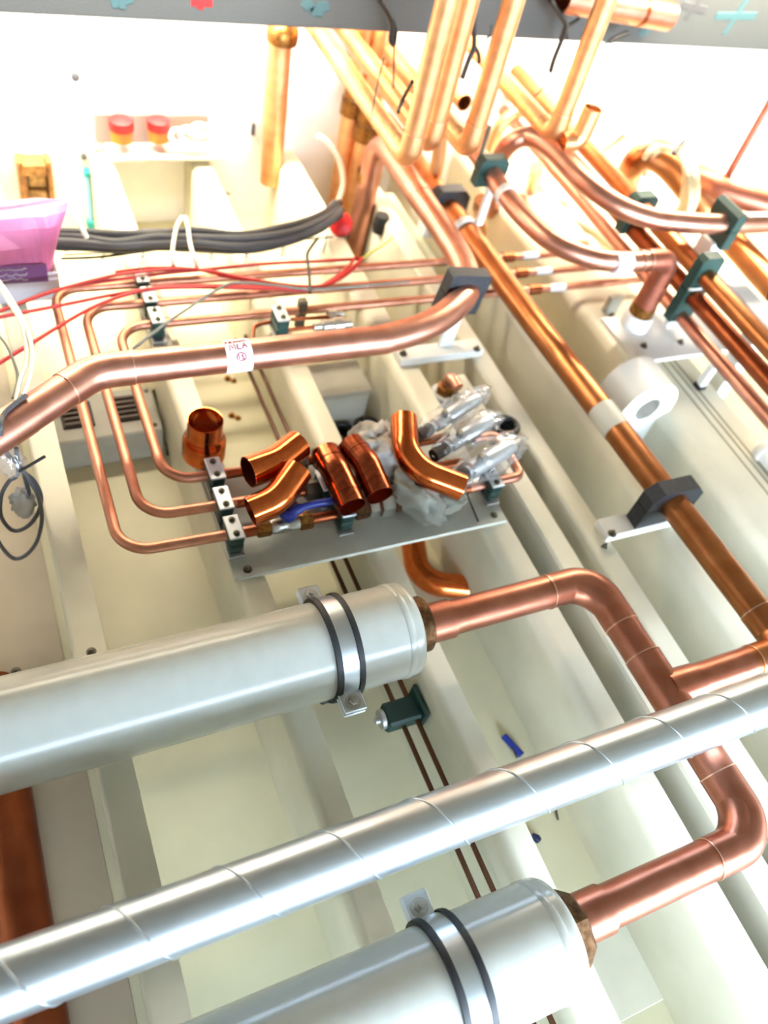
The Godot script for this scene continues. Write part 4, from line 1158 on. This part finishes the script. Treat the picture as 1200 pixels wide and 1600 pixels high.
	cable("white_cable", "pale cable looping round the left upright pipe", "cable", [Vector3(0.998, 0.385, -2.26), Vector3(1.038, 0.358, -2.26), Vector3(1.08, 0.304, -2.26), Vector3(1.108, 0.225, -2.26), Vector3(1.102, 0.155, -2.26), Vector3(1.08, 0.108, -2.26)], 0.009, M.white_cable)
	var rv := thing("red_valve", "red plastic valve cap at the right end of the dark cable bundle", "valve", Vector3(1.015, 0.2, -2.024))
	var b4 := MB.new()
	b4.lathe([Vector2(0, 0), Vector2(0.025, 0), Vector2(0.035, 0.015), Vector2(0.035, 0.04), Vector2(0.02, 0.05), Vector2(0, 0.05)], xf(Vector3(0.986, 0.26, -1.981), Vector3(-0.3, 0.6, 0.7)), 16)
	obj("cap", b4, M.red_paint, rv)
	obj("stem", tb([Vector3(0, 0, 0) + Vector3(0.986, 0.26, -1.981), Vector3(1.093, 0.1, -2.138)], 0.012, 10), M.steel, rv)
	var pl := thing("valve_plate", "grey steel plate behind the red valve cap", "plate", Vector3(1.033, 0.1, -2.098))
	obj("plate", bx(Vector3(1, 0.16, -2.06), Vector3(0.09, 0.012, 0.14), 0.003), M.grey_box, pl)
	var tr := thing("cable_tray", "pale grey green cable tray between the thick pipe and the upright pipe", "tray", Vector3(1.247, 0.2, -2.005))
	obj("tray", bx(Vector3(1.229, 0.2, -2.016) + Vector3(0, 0, 0), Vector3(0.07, 0.05, 0.36), 0.003), M.tray, tr)
	cable("yellow_wire", "thin yellow green wire in front of the cable tray", "wire", [Vector3(0.957, 0.26, -1.788), Vector3(1.02, 0.26, -1.833), Vector3(1.089, 0.26, -1.876), Vector3(1.127, 0.26, -1.905)], 0.0035, M.tray_wire)
	var ov := MB.new()
	ov.lathe([Vector2(0, 0), Vector2(0.022, 0), Vector2(0.026, 0.02), Vector2(0.022, 0.06), Vector2(0, 0.062)], xf(Vector3(1.146, 0.2, -2.023)), 14)
	tag(obj("rubber_plug", ov, M.rubber), "dark rubber plug beside the upright part of the thick pipe", "plug")


# ---------------------------------------------------------------- the grey cross beam and the pipes that hang under it

func add_top_pipes() -> void:
	var bm := thing("cross_beam", "dark grey steel beam across the top of the view with tape scraps", "beam", Vector3(1.0, 0.785, -2.10))
	obj("web", bx(Vector3(1.0, 0.895, -2.10), Vector3(6.0, 0.22, 0.12), 0.004), M.beam_grey, bm)
	for d in [[Vector3(0.854, 0.831, -2.04), 0.05, 0.4, M.teal], [Vector3(0.823, 0.838, -2.04), 0.035, -0.5, M.teal], [Vector3(1.878, 0.83, -2.04), 0.05, 0.8, M.teal], [Vector3(2.197, 0.881, -2.04), 0.16, 0.05, M.teal], [Vector3(2.022, 0.895, -2.04), 0.10, -0.1, M.grey_dark], [Vector3(0.562, 0.832, -2.04), 0.05, 0.0, M.red_paint], [Vector3(0.382, 0.824, -2.04), 0.05, 0.3, M.teal]]:
		var b := MB.new()
		b.box(Transform3D(Basis(Vector3.BACK, d[2]), d[0]), Vector3(d[1], 0.022, 0.003), 0.001)
		b.box(Transform3D(Basis(Vector3.BACK, d[2] + 1.3), d[0]), Vector3(d[1] * 0.7, 0.016, 0.004), 0.001)
		obj("tape_scrap", b, d[3], bm)
	var y := 0.65
	var R := 0.026
	var runs := [[0.985, -1.676, "first from the left"], [1.075, -1.74, "second from the left, close by the first"], [1.176, -1.716, "third from the left"], [1.476, -1.775, "rightmost, with a short open branch"]]
	for d in runs:
		var t := thing("riser_pipe", "golden copper pipe turning up into a riser, " + d[2], "pipe", Vector3(d[0], y - R, d[1]))
		pipe_run(t, [Vector3(d[0], y, -2.42), Vector3(d[0], y, d[1]), Vector3(d[0], 2.05, d[1])], R, 0.045, M.copper_lamplit, [1])
	var bt := thing("pipe_stub", "short open copper stub on the rightmost riser's elbow", "pipe", Vector3(1.53, 0.62, -1.77))
	var s0 := Vector3(1.476, 0.655, -1.74)
	obj("stub", tb(fillet([s0, s0 + Vector3(0.058, 0.0, 0.0), s0 + Vector3(0.062, 0.095, 0.0)], 0.03, 8), 0.026, 22, 0.002), M.copper_lamplit, bt)
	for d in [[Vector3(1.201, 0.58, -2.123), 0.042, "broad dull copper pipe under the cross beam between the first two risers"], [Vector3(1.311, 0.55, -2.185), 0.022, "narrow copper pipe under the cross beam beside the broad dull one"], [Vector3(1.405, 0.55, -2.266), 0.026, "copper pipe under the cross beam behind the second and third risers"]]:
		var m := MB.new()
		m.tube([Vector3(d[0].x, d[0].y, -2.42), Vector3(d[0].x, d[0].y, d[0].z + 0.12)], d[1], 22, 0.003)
		tag(obj("copper_pipe", m, M.copper_lamplit), d[2], "pipe")
	# cable ties and wires that hang the pipes from the beam
	var ties := [
		["by the first riser", [Vector3(0.991, 0.875, -2), Vector3(1.018, 0.848, -2), Vector3(1.037, 0.819, -2), Vector3(1.041, 0.785, -2), Vector3(1.053, 0.773, -2)], [Vector3(1.034, 0.833, -2), Vector3(1.048, 0.811, -2), Vector3(1.052, 0.788, -2), Vector3(1.053, 0.773, -2)], [Vector3(1.043, 0.782, -1.98), Vector3(1.06, 0.702, -1.98), Vector3(1.078, 0.626, -1.98), Vector3(1.098, 0.617, -1.98)]],
		["between the second and third risers", [Vector3(1.242, 0.898, -1.98), Vector3(1.26, 0.837, -1.98), Vector3(1.277, 0.787, -1.98), Vector3(1.273, 0.758, -1.98), Vector3(1.267, 0.703, -1.98)], [Vector3(1.279, 0.787, -1.98), Vector3(1.298, 0.767, -1.98), Vector3(1.307, 0.745, -1.98)], [Vector3(1.312, 0.84, -1.98), Vector3(1.317, 0.816, -1.98), Vector3(1.303, 0.804, -1.98)]],
		["before the rightmost riser", [Vector3(1.468, 0.91, -1.98), Vector3(1.524, 0.869, -1.98), Vector3(1.545, 0.85, -1.98), Vector3(1.548, 0.814, -1.98), Vector3(1.545, 0.763, -1.98), Vector3(1.548, 0.728, -1.98)], [Vector3(1.581, 0.868, -1.98), Vector3(1.557, 0.851, -1.98), Vector3(1.546, 0.847, -1.98), Vector3(1.564, 0.818, -1.98)], [Vector3(1.551, 0.731, -1.98), Vector3(1.542, 0.681, -1.98), Vector3(1.522, 0.658, -1.98)]],
		["right of the rightmost riser", [Vector3(1.766, 0.84, -1.98), Vector3(1.734, 0.828, -1.98), Vector3(1.712, 0.814, -1.98)], [Vector3(1.737, 0.925, -1.98), Vector3(1.701, 0.91, -1.98), Vector3(1.681, 0.899, -1.98)], [Vector3(1.712, 0.814, -1.98), Vector3(1.693, 0.806, -1.98), Vector3(1.678, 0.8, -1.98)]]]
	for d in ties:
		var t := thing("hanging_tie", "black cable ties hanging from the grey cross beam " + d[0], "cable tie", d[1][-1])
		obj("strap", tb(soft(d[1], 5), 0.0075, 8), M.black, t)
		obj("strap", tb(soft(d[2], 5), 0.006, 8), M.black, t)
		obj("wire", tb(soft(d[3], 5), 0.0028, 6), M.cable_black, t)
	cable("black_tie", "black tie bent round the foot of the first riser", "cable tie", [Vector3(0.99, 0.8, -1.753), Vector3(1.029, 0.72, -1.845), Vector3(1.023, 0.69, -1.846), Vector3(1.01, 0.69, -1.824)], 0.005, M.black)
	cable("hanging_wire", "thin dark wire loop round the first golden pipe before its elbow", "wire", [Vector3(0.964, 0.8, -1.869), Vector3(0.959, 0.74, -1.866), Vector3(0.953, 0.69, -1.854), Vector3(0.929, 0.69, -1.808)], 0.002, M.cable_black)
	var rod := MB.new()
	rod.tube([Vector3(1.273, 0.57, -1.796), Vector3(1.273, 0.57, -1.796) + Vector3(0, 0.10, 0)], 0.006, 8)
	tag(obj("hanger_rod", rod, M.bolt), "thin steel hanger rod under the third riser's elbow", "rod")
	var tp := thing("beam_pipe", "fat copper pipe end lying along the grey cross beam at the top right", "pipe", Vector3(1.766, 0.877, -2))
	obj("pipe", tb([Vector3(1.519, 0.914, -2), Vector3(1.901, 0.885, -2)], 0.04, 24, 0.003), M.copper, tp)
	sleeve(tp, "ring", Vector3(1.791, 0.893, -2), Vector3(1.901, 0.885, -2) - Vector3(1.519, 0.914, -2), 0.012, 0.042, M.copper_dark)


# ---------------------------------------------------------------- right side

func add_right_side() -> void:
	# white lifting lug
	var lug := thing("lifting_lug", "thick white lifting lug with a round eye beside the aged copper pipe", "lug", Vector3(1.56, 0.1, -1.18))
	var A := Vector3(1.543, 0.274, -1.08)
	var plate := MB.new()
	var outer := PackedVector2Array()
	var n := 64
	var hole := []
	var rim := []
	for i in n:
		var a := TAU * i / n
		var d := Vector2(cos(a), sin(a))
		hole.append(d * 0.038)
		var p := d * 0.09
		if d.y < 0.0:   # below the eye the plate widens towards its foot
			p = d * minf(0.24 / maxf(-d.y, 0.001) * 0.75, 0.12 / maxf(absf(d.x), 0.001)) if false else Vector2(d.x * (0.09 + 0.012 * -d.y), d.y * 0.20)
		rim.append(p)
	for i in n:
		var j := (i + 1) % n
		for s in [0.0, 1.0]:
			var z := Vector3(0, 0, -0.11 * s)
			var no := Vector3(0, 0, 1.0 - 2.0 * s)
			plate.quad(A + Vector3(hole[i].x, hole[i].y, 0) + z, A + Vector3(hole[j].x, hole[j].y, 0) + z, A + Vector3(rim[j].x, rim[j].y, 0) + z, A + Vector3(rim[i].x, rim[i].y, 0) + z, no, no, no, no)
		var zz := Vector3(0, 0, -0.11)
		for k in [[hole, -1.0], [rim, 1.0]]:
			var h: Array = k[0]
			var p0 := Vector3(h[i].x, h[i].y, 0)
			var p1 := Vector3(h[j].x, h[j].y, 0)
			plate.quad(A + p0, A + p1, A + p1 + zz, A + p0 + zz, p0.normalized() * k[1], p1.normalized() * k[1], p1.normalized() * k[1], p0.normalized() * k[1])
	obj("lug_plate", plate, M.white, lug)
	# three stacked pipes
	var st := [[0.52, 0.025, "top", M.copper_aged], [0.455, 0.025, "middle", M.copper_dark], [0.385, 0.02, "lowest", M.copper]]
	for d in st:
		var m := MB.new()
		m.tube([Vector3(1.752, d[0], -2.42), Vector3(1.752, d[0], -0.7)], d[1], 24, 0.002)
		tag(obj("copper_pipe", m, d[3]), "straight copper pipe, %s of the stack of three in the tall green clamp" % d[2], "pipe")
	block_clamp(Vector3(1.752, 0.475, -1.315), Vector3(0.075, 0.21, 0.03), "tall green clamp with a white tie holding the stacked pipes at the right edge", M.green, "pipe_clamp", 0.0, 0.012)
	var wt := MB.new()
	wt.tube([Vector3(1.712, 0.487, -1.296), Vector3(1.73, 0.487, -1.294), Vector3(1.775, 0.487, -1.294), Vector3(1.794, 0.487, -1.296)], 0.0035, 8)
	tag(obj("white_tie", wt, M.white), "white cable tie across the tall green clamp", "cable tie")
	block_clamp(Vector3(1.752, 0.50, -1.63), Vector3(0.085, 0.12, 0.035), "green clamp on the stacked pipes right of the labelled curved pipe's elbow", M.green)
	# the base plate on legs
	var bp := thing("pipe_stand", "white steel plate on legs below the tall green clamp", "bracket", Vector3(1.62, 0.25, -1.22))
	obj("plate", bx(Vector3(1.73, 0.321, -1.30), Vector3(0.34, 0.012, 0.19), 0.002), M.white, bp)
	obj("leg", bx(Vector3(1.802, 0.335, -1.148) + Vector3(-0.01, -0.045, 0), Vector3(0.022, 0.085, 0.022), 0.003), M.white, bp)
	obj("leg", bx(Vector3(1.579, 0.335, -1.249) + Vector3(0.01, -0.045, 0), Vector3(0.022, 0.085, 0.022), 0.003), M.white, bp)
	obj("foot", bx(Vector3(1.802, 0.335, -1.148) + Vector3(-0.01, -0.08, 0), Vector3(0.03, 0.015, 0.03), 0.003), M.black, bp)
	bolt(bp, Vector3(1.622, 0.328, -1.261), Vector3.UP, 0.007)
	bolt(bp, Vector3(1.753, 0.328, -1.257), Vector3.UP, 0.007)
	obj("upright", bx(Vector3(1.752, 0.36, -1.315), Vector3(0.05, 0.04, 0.02), 0.002), M.white, bp)
	# curved pipe with a label, its elbow going down into a white socket
	var t := thing("curved_pipe", "bright copper pipe swinging right to a white label and a downward elbow", "pipe", Vector3(1.45, 0.42, -1.7))
	var y := 0.55
	var z := -1.351
	var ex := 1.648
	var p := [Vector3(1.31, y, -2.42), Vector3(1.31, y, -1.84), Vector3(1.298, y, -1.69), Vector3(1.302, y, -1.56), Vector3(1.334, y, -1.445), Vector3(1.412, y, -1.375), Vector3(1.503, y, -1.354), Vector3(ex - 0.064, y, z)]
	var path := soft(p, 7)
	path.append_array(fillet([p[-1], Vector3(ex, y, z), Vector3(ex, 0.33, z)], 0.055, 10).slice(1))
	obj("pipe", tb(path, 0.0265, 24, 0.002), M.copper, t)
	var e := elbow_path(p[-1], Vector3(ex, y, z), Vector3(ex, 0.2, z), 0.055, 0.026)
	obj("elbow", tb(e, 0.0295, 24), M.copper_dull, t)
	for k in [0, 1]:
		sleeve(t, "solder_ring", Vector3(ex - 0.081 - 0.026 * k, y, z), Vector3.RIGHT, 0.003, 0.0301, M.solder)
	obj("lower_pipe", tb([Vector3(ex, 0.48, z), Vector3(ex, 0.385, z)], 0.0325, 24), M.copper_dull, t)
	sleeve(t, "collar", Vector3(ex, 0.385, z), Vector3.UP, 0.03, 0.035, M.brass)
	var lb := MB.new()
	lb.tube([Vector3(ex - 0.19, y, z - 0.0012), Vector3(ex - 0.142, y, z - 0.0008)], 0.0272, 26)
	tag(obj("pipe_label", lb, M.tape), "white tape label on the curved pipe just before its elbow", "label")
	var so := MB.new()
	so.lathe([Vector2(0.042, -0.05), Vector2(0.042, -0.01), Vector2(0.038, 0), Vector2(0, 0)], xf(Vector3(ex, 0.37, z)), 28)
	tag(obj("pipe_socket", so, M.white), "white pipe socket under the curved pipe's downward elbow", "socket")
	# arching pipe above it, through the upper green clamp
	var a := thing("arched_pipe", "bright copper pipe arching up, then sweeping right through a green clamp to its label", "pipe", Vector3(1.7, 0.42, -2.0))
	obj("pipe", tb(soft([Vector3(1.605, 0.2, -2.103), Vector3(1.516, 0.36, -2.023), Vector3(1.428, 0.5, -1.917), Vector3(1.418, 0.58, -1.873), Vector3(1.452, 0.61, -1.847), Vector3(1.477, 0.62, -1.769), Vector3(1.486, 0.62, -1.63), Vector3(1.537, 0.61, -1.518), Vector3(1.616, 0.6, -1.466), Vector3(1.706, 0.6, -1.437), Vector3(1.852, 0.6, -1.417), Vector3(2.116, 0.6, -1.409)], 7), 0.0275, 26, 0.002), M.copper, a)
	var l2 := MB.new()
	l2.tube([Vector3(1.923, 0.6, -1.416), Vector3(2.055, 0.6, -1.412)], 0.0283, 26)
	tag(obj("pipe_label", l2, M.tape), "white tape label on the arched pipe at the right edge", "label")
	block_clamp(Vector3(1.861, 0.6, -1.425), Vector3(0.03, 0.11, 0.10), "green clamp round the arched pipe near the right edge", M.green)
	var gb := thing("clamp_bar", "white steel bar on legs running back under the arched pipe's green clamp", "bracket", Vector3(2.05, 0.25, -1.5))
	obj("bar", bx(Vector3(1.952, 0.45, -1.395) + Vector3(0, -0.02, 0), Vector3(0.065, 0.04, 0.5), 0.003), M.white, gb)
	obj("stem", bx(Vector3(1.861, 0.6, -1.425) + Vector3(0, -0.10, 0), Vector3(0.05, 0.1, 0.06), 0.003), M.white, gb)
	obj("leg", bx(Vector3(1.952, 0.45, -1.395) + Vector3(0, -0.235, -0.2), Vector3(0.05, 0.43, 0.05), 0.003), M.white, gb)
	obj("leg", bx(Vector3(1.952, 0.45, -1.395) + Vector3(0, -0.235, 0.2), Vector3(0.05, 0.43, 0.05), 0.003), M.white, gb)
	bolt(gb, Vector3(1.954, 0.45, -1.477), Vector3.UP, 0.009)
	var gc := block_clamp(Vector3(1.305, 0.555, -1.775), Vector3(0.09, 0.08, 0.032), "green clamp on the curved pipe in front of the third riser", M.green)
	obj("post", bx(Vector3(1.325, 0.45, -1.775), Vector3(0.02, 0.13, 0.02), 0.003), M.white, gc)
	# large pipes at the far right
	var b1 := MB.new()
	b1.tube(soft([Vector3(2.235, 0.14, -2.153), Vector3(2.054, 0.33, -2.008), Vector3(1.919, 0.48, -1.893), Vector3(1.922, 0.54, -1.86), Vector3(1.983, 0.53, -1.822), Vector3(2.06, 0.48, -1.764), Vector3(2.178, 0.4, -1.689), Vector3(2.192, 0.38, -1.367)], 7), 0.041, 26, 0.003)
	tag(obj("large_pipe", b1, M.copper_aged), "large copper pipe that arches over and descends to the right edge behind the pale cables", "pipe")
	var b2 := MB.new()
	b2.tube(soft([Vector3(2.037, 0.52, -1.822), Vector3(2.061, 0.54, -1.713), Vector3(2.121, 0.54, -1.638), Vector3(2.282, 0.54, -1.539)], 7), 0.037, 26, 0.003)
	tag(obj("large_pipe", b2, M.copper_dull), "dull pinkish copper pipe crossing the upper right edge", "pipe")
	var th := Vector3(2.105, 0.56, -1.689)
	var b3 := MB.new()
	b3.tube([th, Vector3(th.x, 2.05, th.z)], 0.011, 12)
	tag(obj("thin_riser", b3, M.copper_dull), "thin copper riser standing on the dull pinkish pipe at the right", "pipe")
	var cb := thing("pale_cables", "bundle of pale cables looped over the large pipe at the right", "cable", Vector3(2.238, 0.3, -1.908))
	for k in 12:
		var off := Vector3(rng.randf_range(-0.03, 0.03), rng.randf_range(-0.015, 0.015), rng.randf_range(-0.03, 0.03))
		var q := []
		for v in [Vector3(2.002, 0.45, -1.94), Vector3(1.91, 0.56, -1.859), Vector3(1.933, 0.6, -1.839), Vector3(1.935, 0.62, -1.761), Vector3(1.931, 0.6, -1.692), Vector3(1.987, 0.52, -1.69), Vector3(2.054, 0.42, -1.738), Vector3(2.158, 0.3, -1.831)]:
			q.append(v + off + Vector3(rng.randf_range(-0.006, 0.006), rng.randf_range(-0.006, 0.006), rng.randf_range(-0.006, 0.006)))
		obj("cable", tb(soft(q, 5), 0.0085, 8), M.cream_cable, cb)
	obj("cable_tie", tb(soft([Vector3(1.854, 0.64, -1.7), Vector3(1.883, 0.65, -1.723), Vector3(1.939, 0.64, -1.764)], 5), 0.008, 8), M.grey_dark, cb)
	cable("pale_hose", "pale yellow hose arching behind the rightmost riser against the bulkhead", "hose", [Vector3(2.203, 0.314, -2.405), Vector3(2.213, 0.354, -2.405), Vector3(2.253, 0.377, -2.405), Vector3(2.318, 0.37, -2.405), Vector3(2.391, 0.345, -2.405), Vector3(2.447, 0.314, -2.405)], 0.014, M.cream_hose)
	cable("copper_offcut", "short golden copper pipe leaning behind the large arched pipe", "pipe", [Vector3(2.254, 0.212, -2.402), Vector3(2.287, 0.233, -2.402), Vector3(2.317, 0.259, -2.402), Vector3(2.344, 0.29, -2.402)], 0.017, M.copper_lamplit)
	# clutter between the curved pipes
	cable("copper_tube", "short curved copper tube in the clutter left of the arched pipe's foot", "pipe", [Vector3(1.356, 0.42, -1.843), Vector3(1.397, 0.34, -1.887), Vector3(1.508, 0.2, -1.993), Vector3(1.558, 0.1, -2.075)], 0.02, M.copper_lamplit)
	cable("copper_tube", "upright golden copper tube under the arched pipe", "pipe", [Vector3(1.668, 0.4, -2.035), Vector3(1.751, 0.28, -2.122), Vector3(1.857, 0.15, -2.235), Vector3(1.979, 0.02, -2.37)], 0.024, M.copper_lamplit)
	cable("copper_tube", "fat copper bend lying between the curved and arched pipes", "pipe", [Vector3(1.786, 0.2, -2.185), Vector3(1.817, 0.24, -2.144), Vector3(1.862, 0.22, -2.102), Vector3(1.921, 0.16, -2.08), Vector3(2.048, 0.08, -2.124)], 0.027, M.copper_lamplit)
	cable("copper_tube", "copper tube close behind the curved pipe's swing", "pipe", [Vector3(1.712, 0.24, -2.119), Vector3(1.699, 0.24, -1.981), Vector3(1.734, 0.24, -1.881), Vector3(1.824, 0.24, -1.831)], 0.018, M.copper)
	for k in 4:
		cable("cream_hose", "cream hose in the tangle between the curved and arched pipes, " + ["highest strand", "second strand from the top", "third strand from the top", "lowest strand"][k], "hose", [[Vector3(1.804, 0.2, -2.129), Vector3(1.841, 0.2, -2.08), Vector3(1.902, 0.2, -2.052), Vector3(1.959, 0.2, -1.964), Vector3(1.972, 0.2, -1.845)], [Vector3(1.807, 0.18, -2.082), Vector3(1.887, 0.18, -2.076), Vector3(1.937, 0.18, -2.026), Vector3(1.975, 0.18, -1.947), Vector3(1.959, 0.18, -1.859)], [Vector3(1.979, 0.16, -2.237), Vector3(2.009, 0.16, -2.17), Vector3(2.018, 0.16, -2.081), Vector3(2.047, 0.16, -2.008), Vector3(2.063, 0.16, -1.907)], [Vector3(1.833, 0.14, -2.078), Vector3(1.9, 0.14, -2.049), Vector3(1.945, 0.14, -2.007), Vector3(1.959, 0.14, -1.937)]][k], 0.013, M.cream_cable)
	cable("copper_tube", "upright orange copper stub below the second riser's elbow", "pipe", [Vector3(1.287, 0.532, -2.05), Vector3(1.307, 0.419, -2.05), Vector3(1.307, 0.419, -2.05) - Vector3(0, 0.12, 0)], 0.021, M.copper_lamplit)
	cable("copper_tube", "golden copper tube arching behind the arched pipe near the third riser", "pipe", [Vector3(1.676, 0.242, -2.3), Vector3(1.666, 0.314, -2.3), Vector3(1.67, 0.387, -2.3), Vector3(1.705, 0.432, -2.3), Vector3(1.744, 0.45, -2.3)], 0.022, M.copper_lamplit)
	cable("black_wire", "short black wire hanging under the large aged pipe beside the cream hoses", "wire", [Vector3(1.957, 0.25, -1.862), Vector3(1.919, 0.25, -1.804), Vector3(1.889, 0.25, -1.762)], 0.005, M.cable_black)
	var sb := thing("small_bracket", "small grey bracket on a floor beam left of the white pipe socket", "bracket", Vector3(1.733, 0.25, -1.519))
	obj("plate", bx(Vector3(1.694, 0.28, -1.498), Vector3(0.05, 0.06, 0.02), 0.003), M.grey_box, sb)
	bolt(sb, Vector3(1.678, 0.26, -1.465), Vector3.UP, 0.007)
	# white rod with a rounded cap on the wide beam
	var rd := thing("white_rod", "white tube with a rounded cap lying on the wide topped beam at the right edge", "rod", Vector3(1.80, 0.25, -0.75))
	var q0 := Vector3(1.80, 0.275, -0.87)
	obj("tube", tb([q0, q0 + Vector3(0, 0, 0.02), Vector3(1.80, 0.275, 0.4)], 0.026, 24), M.white, rd)
	var cp := MB.new()
	cp.lathe([Vector2(0.026, 0), Vector2(0.031, 0.0), Vector2(0.032, 0.012), Vector2(0.026, 0.026), Vector2(0.014, 0.034), Vector2(0, 0.036)], xf(q0 + Vector3(0, 0, 0.008), Vector3(0, 0, -1)), 28)
	obj("cap", cp, M.white, rd)
	var cn := MB.new()
	cn.lathe([Vector2(0, 0), Vector2(0.014, 0.006), Vector2(0.016, 0.018), Vector2(0.008, 0.035), Vector2(0, 0.042)], xf(q0 + Vector3(0.012, 0.02, 0.01), Vector3(0.2, 1, -0.2)), 18)
	obj("knob", cn, M.white, rd)
